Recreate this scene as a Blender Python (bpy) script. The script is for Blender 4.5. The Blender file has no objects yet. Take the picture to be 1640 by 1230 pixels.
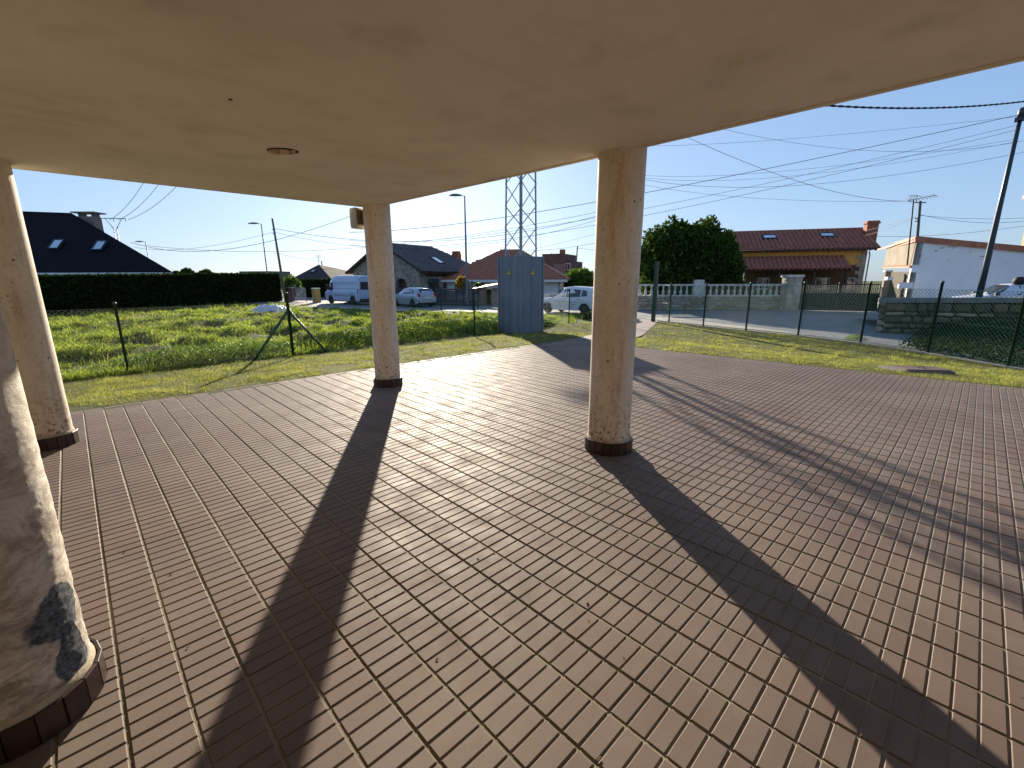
import bpy, bmesh, math, random
import numpy as np
from mathutils import Vector, Matrix, noise as mnoise
random.seed(7); rng = np.random.default_rng(7)
S = bpy.context.scene
C = S.collection
PI = math.pi
R = math.radians

# ------------------------------------------------------------------ camera
FPX = 717.25                                   # focal length in pixels of a 1640 px wide frame
CAM = Vector((-0.690, -1.576, 1.698))
yaw, pitch, roll = R(45.883), R(13.189), R(-0.137)
FW = Vector((math.cos(yaw)*math.cos(pitch), math.sin(yaw)*math.cos(pitch), -math.sin(pitch)))
r0 = Vector((math.sin(yaw), -math.cos(yaw), 0)); u0 = r0.cross(FW)
RT = math.cos(roll)*r0 + math.sin(roll)*u0
UP = -math.sin(roll)*r0 + math.cos(roll)*u0
HD = Vector((math.cos(yaw), math.sin(yaw), 0))
cam = bpy.data.cameras.new('camera'); cam_o = bpy.data.objects.new('camera', cam); C.objects.link(cam_o)
m = Matrix((RT, UP, -FW)).transposed().to_4x4(); m.translation = CAM
cam_o.matrix_world = m
cam.sensor_width = 36; cam.sensor_fit = 'HORIZONTAL'; cam.lens = 36*FPX/1640
cam.clip_start = 0.05; cam.clip_end = 3000
S.camera = cam_o

# ------------------------------------------------------------------ sky, sun, exposure
SUN_AZ, SUN_EL = 56.3, 14.7                    # degrees, azimuth counter-clockwise from +X
w = bpy.data.worlds.new('World'); S.world = w; w.use_nodes = True
nt = w.node_tree; bg = nt.nodes['Background']
sky = nt.nodes.new('ShaderNodeTexSky'); sky.sky_type = 'NISHITA'; sky.sun_disc = False
sky.sun_elevation = R(SUN_EL); sky.sun_rotation = R(90 - SUN_AZ)
sky.air_density = 1.0; sky.dust_density = .6; sky.ozone_density = 3.5; sky.altitude = 20
tint = nt.nodes.new('ShaderNodeMix'); tint.data_type = 'RGBA'; tint.blend_type = 'MULTIPLY'; tint.inputs[0].default_value = 1
gam = nt.nodes.new('ShaderNodeGamma'); gam.inputs[1].default_value = .45; nt.links.new(sky.outputs[0], gam.inputs[0])
tint.inputs[7].default_value = (.78, .96, 1.24, 1); nt.links.new(gam.outputs[0], tint.inputs[6])
nt.links.new(tint.outputs[2], bg.inputs[0]); bg.inputs[1].default_value = 0.135
sl = bpy.data.lights.new('sun', 'SUN'); sl.energy = 5.0; sl.angle = R(0.55); sl.color = (1.0, 0.875, 0.70)
so = bpy.data.objects.new('sun', sl); C.objects.link(so)
sd = Vector((math.cos(R(SUN_AZ))*math.cos(R(SUN_EL)), math.sin(R(SUN_AZ))*math.cos(R(SUN_EL)), math.sin(R(SUN_EL))))
so.rotation_euler = sd.to_track_quat('Z', 'Y').to_euler(); so.location = (0, 0, 30)
S.view_settings.view_transform = 'Standard'; S.view_settings.look = 'None'
S.view_settings.gamma = 1; S.view_settings.use_curve_mapping = False
S.view_settings.exposure = 1.3

# ------------------------------------------------------------------ survey helpers
def P(px, py, D):
    """world point seen at (px, py) of the photograph, at horizontal distance D in front of the camera"""
    d = FW + (px-820)/FPX*RT - (py-615)/FPX*UP
    return CAM + d*(D/d.dot(HD))
def ray_z(px, py, z):
    d = FW + (px-820)/FPX*RT - (py-615)/FPX*UP
    return CAM + d*((z-CAM.z)/d.z)
def proj(p):
    d = Vector(p)-CAM; z = d.dot(FW)
    return (820+FPX*d.dot(RT)/z, 615-FPX*d.dot(UP)/z, z)
G0 = -0.35                                     # level of the field and the road
def terrain(x, y):
    dx = max(0, x-9.6); dy = max(0, y-6.6); t = min(1, math.hypot(dx, dy)/5.0)
    z = G0*t*t*(3-2*t)
    if y > 12.2 and x < 19:
        k = min(1, (y-12.2)/2)*max(0, min(1, (17.5-0.27*(y-12)-x)/2.5+.5))*max(0, min(1, (34-y)/8))
        z += k*(0.34*mnoise.noise(Vector((x*.55, y*.55, 3)))+0.24*mnoise.noise(Vector((x*1.15, y*1.15, 7)))-.03)
    return z

# ------------------------------------------------------------------ mesh helpers
class MB:
    def __init__(s): s.v = []; s.f = []; s.mi = []; s.sm = []
    def add(s, vs, fs, mi=0, smooth=False):
        b = len(s.v); s.v += [tuple(v) for v in vs]
        for f in fs: s.f.append(tuple(b+i for i in f)); s.mi.append(mi); s.sm.append(smooth)
        return s
    def box(s, a, b, mi=0, M=None):
        x0, y0, z0 = a; x1, y1, z1 = b
        vs = [Vector(p) for p in ((x0,y0,z0),(x1,y0,z0),(x1,y1,z0),(x0,y1,z0),(x0,y0,z1),(x1,y0,z1),(x1,y1,z1),(x0,y1,z1))]
        if M: vs = [M @ v for v in vs]
        return s.add(vs, ((0,3,2,1),(4,5,6,7),(0,1,5,4),(1,2,6,5),(2,3,7,6),(3,0,4,7)), mi)
    def quad(s, a, b, c, d, mi=0): return s.add((a,b,c,d), ((0,1,2,3),), mi)
    def slab(s, pts, n, t, mi=0):
        """polygon pts extruded by -n*t"""
        k = len(pts); n = Vector(n); a = [Vector(p) for p in pts]; b = [p-n*t for p in a]
        fs = [tuple(range(k)), tuple(range(2*k-1, k-1, -1))]+[(i, k+i, k+(i+1)%k, (i+1)%k) for i in range(k)]
        return s.add(a+b, fs, mi)
    def prism(s, pts, z0, z1, mi=0, M=None):
        k = len(pts); vs = [Vector((x,y,z0)) for x,y in pts]+[Vector((x,y,z1)) for x,y in pts]
        if M: vs = [M @ v for v in vs]
        return s.add(vs, [tuple(range(k-1,-1,-1)), tuple(range(k,2*k))]+[(i,(i+1)%k,k+(i+1)%k,k+i) for i in range(k)], mi)
    def tube(s, pts, r, n=6, mi=0, caps=True, smooth=True):
        pts = [Vector(p) for p in pts]; k = len(pts)
        rs = r if isinstance(r, (list, tuple)) else [r]*k
        vs = []; T0 = None
        for i, p in enumerate(pts):
            t = (pts[min(i+1,k-1)]-pts[max(i-1,0)]).normalized()
            if T0 is None:
                a = Vector((0,0,1)) if abs(t.z) < .9 else Vector((1,0,0))
                U = t.cross(a).normalized()
            else:
                U = (U - t*U.dot(t)).normalized()
            T0 = t; Vv = t.cross(U)
            for j in range(n):
                q = 2*PI*j/n; vs.append(p+rs[i]*(math.cos(q)*U+math.sin(q)*Vv))
        fs = [(i*n+j, i*n+(j+1)%n, (i+1)*n+(j+1)%n, (i+1)*n+j) for i in range(k-1) for j in range(n)]
        s.add(vs, fs, mi, smooth)
        if caps:
            b = len(s.v)-len(vs)
            s.f += [tuple(b+j for j in range(n-1,-1,-1)), tuple(b+(k-1)*n+j for j in range(n))]; s.mi += [mi,mi]; s.sm += [False,False]
        return s
    def lathe(s, prof, n=12, mi=0, o=(0,0,0), smooth=True, M=None):
        vs = []; o = Vector(o)
        for r_, z in prof:
            for j in range(n):
                q = 2*PI*j/n; v = Vector((r_*math.cos(q), r_*math.sin(q), z))
                vs.append((M @ v if M else v)+o)
        k = len(prof)
        fs = [(i*n+j, i*n+(j+1)%n, (i+1)*n+(j+1)%n, (i+1)*n+j) for i in range(k-1) for j in range(n)]
        s.add(vs, fs, mi, smooth)
        b = len(s.v)-len(vs)
        s.f += [tuple(b+j for j in range(n-1,-1,-1)), tuple(b+(k-1)*n+j for j in range(n))]; s.mi += [mi,mi]; s.sm += [False,False]
        return s
    def mesh(s, name, mats, off=(0,0,0)):
        me = bpy.data.meshes.new(name); off = Vector(off)
        me.from_pydata([tuple(Vector(v)-off) for v in s.v], [], s.f)
        for m_ in (mats if isinstance(mats, (list, tuple)) else [mats]): me.materials.append(m_)
        me.polygons.foreach_set('material_index', s.mi); me.polygons.foreach_set('use_smooth', s.sm)
        me.update(); return me
    def build(s, name, mats, parent=None, world=True, loc=None):
        """world=True: vertices are world coordinates"""
        if parent is not None:
            off = wloc(parent) if world else (0,0,0)
            o = bpy.data.objects.new(name, s.mesh(name, mats, off)); C.objects.link(o); o.parent = parent
        else:
            off = loc if loc is not None else base_of(s.v)
            o = bpy.data.objects.new(name, s.mesh(name, mats, off)); C.objects.link(o); o.location = off
        return o
def base_of(v):
    a = np.array([tuple(p) for p in v]); return Vector(((a[:,0].min()+a[:,0].max())/2, (a[:,1].min()+a[:,1].max())/2, a[:,2].min()))
def wloc(o):
    l = Vector(o.location)
    while o.parent: o = o.parent; l = l+Vector(o.location)
    return l
def tag(o, label, cat, group=None, kind=None):
    o['label'] = label
    if cat: o['category'] = cat
    if group: o['group'] = group
    if kind: o['kind'] = kind
    return o
def thing(name, label, cat, loc=(0,0,0), rz=0, group=None):
    o = bpy.data.objects.new(name, None); C.objects.link(o); o.location = loc; o.rotation_euler = (0,0,rz)
    o.empty_display_size = .2
    return tag(o, label, cat, group)
def struct(o): o['kind'] = 'structure'; return o
def inst(name, me, parent=None, loc=(0,0,0), rot=(0,0,0), sc=(1,1,1)):
    o = bpy.data.objects.new(name, me); C.objects.link(o); o.location = loc; o.rotation_euler = rot; o.scale = sc
    if parent: o.parent = parent
    return o
def np_mesh(name, V, F, mat, attrs=None, smooth=False):
    """V (n,3), F (m,k) arrays"""
    me = bpy.data.meshes.new(name); V = np.asarray(V, dtype=np.float32); F = np.asarray(F, dtype=np.int32); k = F.shape[1]
    me.vertices.add(len(V)); me.vertices.foreach_set('co', V.ravel())
    me.loops.add(F.size); me.loops.foreach_set('vertex_index', F.ravel())
    me.polygons.add(len(F)); me.polygons.foreach_set('loop_start', np.arange(0, F.size, k, dtype=np.int32))
    if smooth: me.polygons.foreach_set('use_smooth', np.ones(len(F), dtype=bool))
    me.update(calc_edges=True)
    if attrs:
        for n_, d_ in attrs.items():
            a = me.attributes.new(n_, 'FLOAT', 'POINT'); a.data.foreach_set('value', np.asarray(d_, dtype=np.float32))
    me.materials.append(mat)
    return me

# ------------------------------------------------------------------ materials
class N:
    """small node-graph helper"""
    def __init__(s, name):
        s.m = bpy.data.materials.new(name); s.m.use_nodes = True; s.t = s.m.node_tree
        s.b = s.t.nodes['Principled BSDF']; s.out = s.t.nodes['Material Output']
        s.pos = s.n('ShaderNodeNewGeometry').outputs['Position']; s.co = s.pos
    def n(s, t, **k):
        x = s.t.nodes.new(t)
        for a, b in k.items(): setattr(x, a, b)
        return x
    def l(s, a, b): s.t.links.new(a, b)
    def use_object(s): s.co = s.n('ShaderNodeTexCoord').outputs['Object']; return s
    def mapping(s, sc=(1,1,1), co=None):
        x = s.n('ShaderNodeMapping'); x.inputs['Scale'].default_value = sc; s.l(co or s.co, x.inputs[0]); return x.outputs[0]
    def noise(s, scale, detail=4, rough=.55, co=None, dist=0):
        x = s.n('ShaderNodeTexNoise'); x.inputs['Scale'].default_value = scale; x.inputs['Detail'].default_value = detail
        x.inputs['Roughness'].default_value = rough; x.inputs['Distortion'].default_value = dist
        s.l(co or s.co, x.inputs['Vector']); return x.outputs['Fac']
    def voro(s, scale, feature='F1', co=None, out='Distance', rand=1):
        x = s.n('ShaderNodeTexVoronoi', feature=feature); x.inputs['Scale'].default_value = scale
        x.inputs['Randomness'].default_value = rand
        s.l(co or s.co, x.inputs['Vector']); return x.outputs[out]
    def ramp(s, fac, stops, interp='LINEAR'):
        x = s.n('ShaderNodeValToRGB'); x.color_ramp.interpolation = interp; e = x.color_ramp.elements
        while len(e) < len(stops): e.new(.5)
        for i, (p, c) in enumerate(stops):
            e[i].position = p; e[i].color = (c if len(c) == 4 else (*c, 1)) if isinstance(c, (tuple, list)) else (c, c, c, 1)
        s.l(fac, x.inputs[0]); return x.outputs[0]
    def mix(s, f, a, b, mode='MIX'):
        x = s.n('ShaderNodeMix', data_type='RGBA', blend_type=mode)
        for i, v in ((0, f), (6, a), (7, b)):
            if isinstance(v, (int, float)): x.inputs[i].default_value = v
            elif isinstance(v, (tuple, list)): x.inputs[i].default_value = (*v, 1) if len(v) == 3 else v
            else: s.l(v, x.inputs[i])
        return x.outputs[2]
    def math(s, op, a, b=0, c=0):
        x = s.n('ShaderNodeMath', operation=op)
        for i, v in enumerate((a, b, c)):
            if isinstance(v, (int, float)): x.inputs[i].default_value = v
            else: s.l(v, x.inputs[i])
        return x.outputs[0]
    def bump(s, h, strength=.3, dist=.01):
        x = s.n('ShaderNodeBump'); x.inputs['Strength'].default_value = strength; x.inputs['Distance'].default_value = dist
        s.l(h, x.inputs['Height']); s.l(x.outputs[0], s.b.inputs['Normal']); return x
    def col(s, c):
        if isinstance(c, (tuple, list)): s.b.inputs['Base Color'].default_value = (*c, 1)
        else: s.l(c, s.b.inputs['Base Color'])
        return s
    def rough(s, r):
        if isinstance(r, (int, float)): s.b.inputs['Roughness'].default_value = r
        else: s.l(r, s.b.inputs['Roughness'])
        return s
    def spec(s, v): s.b.inputs['Specular IOR Level'].default_value = v; return s
def plain(name, c, rough=.7, var=.18, scale=3.0, metal=0, bump=0, spec=.5, c2=None, obj=False, stretch=(1,1,1), coat=0):
    a = N(name)
    if obj: a.use_object()
    co = a.mapping(stretch)
    n1 = a.noise(scale, 6, .6, co)
    lo = tuple(x*(1-var) for x in c); hi = c2 or tuple(min(1, x*(1+var)) for x in c)
    a.col(a.ramp(n1, [(.3, lo), (.7, hi)])); a.rough(rough); a.spec(spec)
    a.b.inputs['Metallic'].default_value = metal; a.b.inputs['Coat Weight'].default_value = coat
    if bump: a.bump(a.noise(scale*8, 6, .65, co), bump, .01)
    return a.m
def with_haze(m): return m
M = {}
def mat_tile():
    a = N('floor_tile_clay')
    g = a.n('ShaderNodeVectorMath', operation='MULTIPLY'); a.l(a.co, g.inputs[0]); g.inputs[1].default_value = (5, 12.5, 0)
    fl = a.n('ShaderNodeVectorMath', operation='FLOOR'); a.l(g.outputs[0], fl.inputs[0])
    wn = a.n('ShaderNodeTexWhiteNoise'); a.l(fl.outputs[0], wn.inputs[0])
    g2 = a.n('ShaderNodeVectorMath', operation='MULTIPLY'); a.l(a.co, g2.inputs[0]); g2.inputs[1].default_value = (2.5, 2.5, 0)
    fl2 = a.n('ShaderNodeVectorMath', operation='FLOOR'); a.l(g2.outputs[0], fl2.inputs[0])
    wn2 = a.n('ShaderNodeTexWhiteNoise'); a.l(fl2.outputs[0], wn2.inputs[0])
    c = a.ramp(a.noise(1.1, 5, .6), [(.3, (.138,.105,.090)), (.7, (.192,.150,.127))])
    c = a.mix(a.math('MULTIPLY', wn2.outputs[0], .45), c, (.18,.108,.086))
    c = a.mix(a.math('MULTIPLY', wn.outputs[0], .42), c, (.125,.085,.068))
    c = a.mix(a.ramp(a.noise(5, 6, .7), [(.52, 0.0), (.72, .45)]), c, (.15,.13,.09))
    c = a.mix(a.ramp(a.noise(.55, 5, .7), [(.45, 0.0), (.75, .5)]), c, (.24,.20,.155))   # dusty patches
    c = a.mix(a.ramp(a.noise(60, 3, .7), [(.62, 0.0), (.72, .35)]), c, (.32,.28,.22))
    sp = a.voro(2.1); c = a.mix(a.ramp(sp, [(.018, .8), (.03, 0.0)]), c, (.04,.03,.025))
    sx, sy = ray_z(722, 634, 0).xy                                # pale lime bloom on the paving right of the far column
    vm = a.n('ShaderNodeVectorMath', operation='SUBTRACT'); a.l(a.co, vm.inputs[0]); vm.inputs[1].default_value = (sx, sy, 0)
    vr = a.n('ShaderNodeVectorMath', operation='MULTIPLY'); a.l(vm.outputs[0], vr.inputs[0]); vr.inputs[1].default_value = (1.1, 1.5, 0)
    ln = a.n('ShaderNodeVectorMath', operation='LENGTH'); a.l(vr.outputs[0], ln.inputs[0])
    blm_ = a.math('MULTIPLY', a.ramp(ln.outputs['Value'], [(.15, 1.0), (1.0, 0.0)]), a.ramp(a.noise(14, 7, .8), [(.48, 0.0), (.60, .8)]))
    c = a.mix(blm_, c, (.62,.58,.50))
    c = a.mix(a.ramp(a.noise(1.7, 7, .75, None, 1.0), [(.60, 0.0), (.70, .35)]), c, (.10,.08,.06))   # old damp stains
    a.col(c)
    a.rough(a.ramp(a.noise(4, 5, .6), [(.3, .60), (.7, .78)])); a.spec(.17)
    a.bump(a.noise(220, 4, .7), .16, .002)
    return a.m
M['tile'] = mat_tile()
def mat_grout():
    a = N('sandy_grout'); c = a.ramp(a.noise(2.5, 6, .7), [(.35, (.16,.135,.09)), (.65, (.30,.26,.18))])
    c = a.mix(a.ramp(a.noise(.7, 4, .6), [(.55, 0.0), (.7, .5)]), c, (.08,.10,.03)); a.col(c); a.rough(.95); a.bump(a.noise(300, 3, .7), .4, .002); return a.m
M['grout'] = mat_grout()
def mat_ceiling():
    a = N('ceiling_render')
    c = a.ramp(a.noise(.7, 6, .62), [(.30, (.62,.565,.45)), (.70, (.74,.685,.56))])
    st = a.noise(1.2, 6, .6, a.mapping((.5, 1.6, 1)), 1.2)
    c = a.mix(a.ramp(st, [(.54, 0.0), (.78, .45)]), c, (.50,.40,.28))
    c = a.mix(a.ramp(a.noise(2.6, 4, .5), [(.56, 0.0), (.72, .35)]), c, (.44,.37,.27))
    c = a.mix(a.ramp(a.voro(1.4), [(.008, .9), (.016, 0.0)]), c, (.14,.09,.06))
    a.col(c); a.rough(.85); a.spec(.2)
    h = a.math('ADD', a.noise(1.6, 4, .5), a.math('MULTIPLY', a.noise(40, 4, .6), .06)); a.bump(h, .35, .06)
    return a.m
M['ceiling'] = mat_ceiling()
def mat_column(name, dirt=1.0, worn=False):
    a = N(name); a.use_object()
    sep = a.n('ShaderNodeSeparateXYZ'); a.l(a.co, sep.inputs[0]); z = sep.outputs[2]
    base = a.ramp(a.noise(2.2, 6, .62, a.mapping((1, 1, .45))), [(.3, (.60,.53,.43)), (.72, (.78,.72,.61))])
    base = a.mix(a.ramp(a.noise(1.5, 5, .6, a.mapping((1.6, 1.6, .5))), [(.47, 0.0), (.70, .55)]), base, (.60,.40,.25))
    # rust-coloured drips and grime
    drip = a.noise(9, 6, .7, a.mapping((1, 1, .12)))
    base = a.mix(a.ramp(drip, [(.53, 0.0), (.68, .6*dirt)]), base, (.44,.25,.13))
    low = a.ramp(z, [(.12, 1.0), (.62, 0.0)])
    spots = a.ramp(a.noise(22, 8, .78), [(.50, 0.0), (.60, 1.0)])
    f = a.math('MULTIPLY', spots, a.math('ADD', a.math('MULTIPLY', low, .9*dirt), .22*dirt))
    base = a.mix(f, base, (.16,.10,.06))
    pock = a.ramp(a.voro(8.5, rand=1), [(.07, .95), (.11, 0.0)])
    pock2 = a.ramp(a.voro(19, co=a.mapping((1,1,.6))), [(.07, .85), (.13, 0.0)])
    base = a.mix(a.math('MULTIPLY', pock, a.ramp(a.noise(2.5), [(.38, 0.0), (.50, 1.0)])), base, (.13,.07,.045))
    base = a.mix(a.math('MULTIPLY', pock2, a.ramp(a.noise(3.1), [(.50, 0.0), (.60, .8)])), base, (.10,.06,.045))
    hsum = a.math('ADD', a.math('MULTIPLY', a.noise(30, 6, .7), .5), a.math('MULTIPLY', pock, -1.0))
    if worn:
        g = a.noise(5.5, 8, .72, a.mapping((1, 1, 1.3)), .6)
        base = a.mix(.6, base, (.56,.52,.46))
        base = a.mix(a.ramp(g, [(.46, 0.0), (.60, .75)]), base, (.24,.19,.145))
        cr = a.noise(13, 9, .75, a.mapping((1, 1, 2.2)), 1.0)
        lowz = a.ramp(z, [(.2, 1.0), (.95, .25)])
        base = a.mix(a.math('MULTIPLY', a.ramp(cr, [(.5, 0.0), (.62, 1.0)]), a.math('MULTIPLY', lowz, .8)), base, (.20,.14,.075))
        # blue-grey patch where the render has come off
        for (cx, cy, cz, rx, rz_) in ((WP[0][0], WP[0][1], WP[0][2], .12, .115), (WP[1][0], WP[1][1], WP[1][2], .075, .13)):
            vm = a.n('ShaderNodeVectorMath', operation='SUBTRACT'); a.l(a.co, vm.inputs[0]); vm.inputs[1].default_value = (cx, cy, cz)
            vs = a.n('ShaderNodeVectorMath', operation='MULTIPLY'); a.l(vm.outputs[0], vs.inputs[0]); vs.inputs[1].default_value = (1/rx, 1/rx, 1/rz_)
            ln = a.n('ShaderNodeVectorMath', operation='LENGTH'); a.l(vs.outputs[0], ln.inputs[0])
            dd = a.math('ADD', ln.outputs['Value'], a.math('MULTIPLY', a.math('SUBTRACT', a.noise(7, 4, .5), .5), 1.5))
            k = a.ramp(dd, [(.86, 1.0), (.98, 0.0)])
            gr = a.ramp(a.noise(45, 5, .75), [(.4, (.035,.04,.045)), (.62, (.14,.16,.18)), (.75, (.30,.30,.28))])
            base = a.mix(k, base, gr)
            hsum = a.math('ADD', hsum, a.math('MULTIPLY', k, -1.2))
        hsum = a.math('ADD', hsum, a.math('MULTIPLY', cr, 2.2))
    a.col(base); a.rough(.8); a.spec(.25); a.bump(hsum, .6, .006)
    return a.m
def mat_brown_tile():
    a = N('brown_skirting_tile'); a.col(a.ramp(a.noise(14, 5, .6), [(.3, (.022,.010,.008)), (.7, (.048,.021,.016))])); a.rough(.42); a.bump(a.noise(120, 3, .6), .15, .002); return a.m
M['skirt'] = mat_brown_tile()
M['mortar'] = plain('beige_mortar', (.42,.35,.25), .95, .25, 12, bump=.5)
M['wall_cream'] = plain('cream_wall_render', (.33,.28,.22), .9, .1, 1.2, bump=.2)
def leaf_mat(name, lo, hi, trans=.35, attr=True, rough=.55, spec=.3):
    a = N(name)
    if attr:
        at_ = a.n('ShaderNodeAttribute', attribute_name='tint'); f = at_.outputs['Fac']
    else: f = a.noise(3, 5, .6)
    f = a.math('ADD', f, a.math('MULTIPLY', a.math('SUBTRACT', a.noise(.9, 4, .6), .5), .9))
    c = a.ramp(f, [(.1, lo), (.85, hi)])
    a.col(c); a.rough(rough); a.spec(spec)
    tr = a.n('ShaderNodeBsdfTranslucent'); ms = a.n('ShaderNodeMixShader'); ms.inputs[0].default_value = trans
    tc = a.mix(1.0, c, (1.55, 1.7, .8), 'MULTIPLY'); a.l(tc, tr.inputs[0])
    a.l(a.b.outputs[0], ms.inputs[1]); a.l(tr.outputs[0], ms.inputs[2]); a.l(ms.outputs[0], a.out.inputs[0])
    return a.m
M['field_blade'] = leaf_mat('field_grass_blade', (.04,.07,.012), (.235,.265,.06), .58)
M['straw_blade'] = leaf_mat('dry_grass_stem', (.25,.22,.10), (.42,.38,.2), .4)
M['lawn_blade'] = leaf_mat('lawn_blade', (.06,.065,.02), (.33,.32,.11), .42)
M['hedge_leaf'] = leaf_mat('hedge_leaf', (.010,.019,.005), (.032,.050,.011), .15, rough=.85, spec=.08)
M['tree_leaf'] = leaf_mat('tree_leaf', (.018,.038,.008), (.055,.095,.016), .28, rough=.8, spec=.12)
M['bush_leaf'] = leaf_mat('bush_leaf', (.04,.08,.012), (.11,.17,.03), .4)
M['dry_leaf'] = leaf_mat('ochre_leaf', (.20,.11,.02), (.38,.24,.06), .45)
M['bark'] = plain('bark', (.10,.075,.05), .9, .3, 8, bump=.6)
def mat_ground():
    a = N('earth_and_grass')
    c = a.ramp(a.noise(.6, 8, .65), [(.3, (.045,.055,.014)), (.6, (.095,.10,.03)), (.8, (.12,.10,.045))])
    c = a.mix(a.ramp(a.noise(9, 6, .75), [(.48, 0.0), (.7, .7)]), c, (.10,.075,.04))
    a.col(c); a.rough(.95); a.spec(.15); a.bump(a.noise(40, 5, .75), .9, .03); return a.m
M['ground'] = mat_ground()
def mat_asphalt():
    a = N('asphalt')
    c = a.ramp(a.noise(.5, 7, .6), [(.3, (.13,.135,.145)), (.7, (.20,.205,.215))])
    c = a.mix(a.ramp(a.noise(3, 6, .7, a.mapping((.25,1,1))), [(.5, 0.0), (.7, .4)]), c, (.06,.062,.065))
    c = a.mix(a.ramp(a.noise(180, 2, .6), [(.58, 0.0), (.7, .5)]), c, (.25,.24,.23))
    a.col(c); a.rough(.8); a.bump(a.noise(150, 3, .7), .5, .004); return a.m
M['asphalt'] = mat_asphalt()
M['concrete'] = plain('pale_concrete', (.40,.36,.31), .9, .2, 2.5, bump=.4)
M['gravel'] = plain('gravel_soil', (.30,.27,.22), .95, .35, 6, bump=.9)
M['galv'] = plain('galvanised_steel', (.30,.33,.37), .5, .18, 2, metal=.35)
M['green_steel'] = plain('dark_green_post_paint', (.018,.055,.032), .4, .2, 5)
M['green_wire'] = plain('green_plastic_wire', (.06,.20,.12), .4, .2, 5)
M['grey_wire'] = plain('galvanised_wire', (.34,.31,.25), .5, .2, 5, metal=.2)
M['black_wire'] = plain('black_cable_rubber', (.02,.022,.03), .6, .1, 5)
M['black'] = plain('matt_black', (.012,.012,.014), .7, .2, 5)
M['white_paint'] = plain('white_wall_paint', (.74,.75,.78), .85, .05, 1.5, bump=.15)
M['fascia'] = plain('white_fascia', (.72,.74,.76), .7, .06, 2)
M['glass'] = plain('dark_window_glass', (.03,.04,.05), .08, .2, 1, spec=.8)
M['skyglass'] = plain('roof_window_glass', (.62,.68,.76), .12, .1, 1, metal=.9)
M['frame_dark'] = plain('dark_window_frame', (.03,.035,.05), .5, .1, 3)
# ================================================================== THE SETTING
# ------------------------------------------------------------------ ground sheet
def build_ground():
    xs = sorted(set([-400,-250,-150,-90,-60,-40,-25,-15] + [round(-8+.4*i,2) for i in range(86)] + [27,28.5,30,33,36,40,45,50,60,75,100,150,250,420]))
    ys = sorted(set([-400,-200,-90,-50,-30,-20,-12,-9] + [round(-6+.4*i,2) for i in range(101)] + [36,38,40,44,50,60,75,100,150,250,420]))
    V = []; F = []
    for y in ys:
        for x in xs:
            z = terrain(x, y)
            if x < 9.3 and y < 6.4: z -= .06
            if math.hypot(x, y) > 120: z -= .0
            V.append((x, y, z))
    n = len(xs)
    for j in range(len(ys)-1):
        for i in range(n-1): F.append((j*n+i, j*n+i+1, (j+1)*n+i+1, (j+1)*n+i))
    me = np_mesh('ground', V, F, M['ground'], smooth=True)
    o = bpy.data.objects.new('ground', me); C.objects.link(o); return struct(o)
build_ground()

# ------------------------------------------------------------------ paved floor
TS = .4
PAVE_Y = 6.58
def pave_xe(y): return 9.42+max(0, 4.39-y)*.069          # right edge of the paving runs slightly askew
def in_pave(x, y): return y < PAVE_Y and x < pave_xe(y)+ (0.62 if y > 4.39 else 0)*min(1, (y-4.39)/2.19 if y > 4.39 else 0)
pave_poly = [(-7, -9), (10.34, -9), (9.88, -2.27), (9.42, 4.39), (10.09, 6.58), (-7, 6.58)]
fb = MB(); fb.prism(pave_poly, -.10, -.0062)
pavement = struct(fb.build('paved_floor', M['grout'], loc=(0,0,0)))
def tile_mb(seed, cells=None, cut=None):
    """one 40 cm clay tile pressed into 2 x 5 raised pads"""
    rr = random.Random(seed); b = MB()
    b.box((.005,.005,-.009), (.395,.395,-.0043), 1)
    ch = .0036
    for i in range(2):
        for j in range(5):
            x0 = .2*i+.0060; x1 = .2*(i+1)-.0060
            y0 = .08*j+(.0046 if j == 0 else .0036); y1 = .08*(j+1)-(.0046 if j == 4 else .0036)
            h = rr.uniform(-.0003, .0002)
            vs = [(x0,y0,-.0044),(x1,y0,-.0044),(x1,y1,-.0044),(x0,y1,-.0044),
                  (x0+ch*.4,y0+ch*.4,h-ch*.6),(x1-ch*.4,y0+ch*.4,h-ch*.6),(x1-ch*.4,y1-ch*.4,h-ch*.6),(x0+ch*.4,y1-ch*.4,h-ch*.6),
                  (x0+ch,y0+ch,h),(x1-ch,y0+ch,h),(x1-ch,y1-ch,h),(x0+ch,y1-ch,h)]
            fs = [(8,9,10,11)]
            for k in (0, 4):
                for q in range(4): fs.append((k+q, k+(q+1)%4, k+4+(q+1)%4, k+4+q))
            b.add(vs, fs)
    return b
tile_src = [tile_mb(i) for i in range(5)]
tile_me = [t.mesh('tile', [M['tile'], M['grout']]) for t in tile_src]
tiles = []
for i in range(-16, 26):
    for j in range(-23, 17):
        x, y = i*TS, j*TS
        full = all(in_pave(a, b_) for a, b_ in ((x,y),(x+TS,y),(x,y+TS),(x+TS,y+TS)))
        if full:
            c = (x+.2, y+.2, 0); u, v_, z = proj(c)
            vis = z > .25 and -90 < u < 1730 and v_ < 1330
            if vis:
                q = [proj((x+a*TS, y+b_*TS, 0)) for a, b_ in ((0,0),(1,0),(1,1),(0,1))]
                ar = abs(sum(q[k][0]*q[(k+1)%4][1]-q[(k+1)%4][0]*q[k][1] for k in range(4)))/2 if all(k[2] > .1 for k in q) else 1e5
            else: ar = 0
            tiles.append((ar, x, y))
tiles.sort(key=lambda t: -t[0])
rest_v = []; rest_f = []; rest_m = []; nb = 0
tv = [np.array(t.v) for t in tile_src]; tf = [t.f for t in tile_src]
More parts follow.
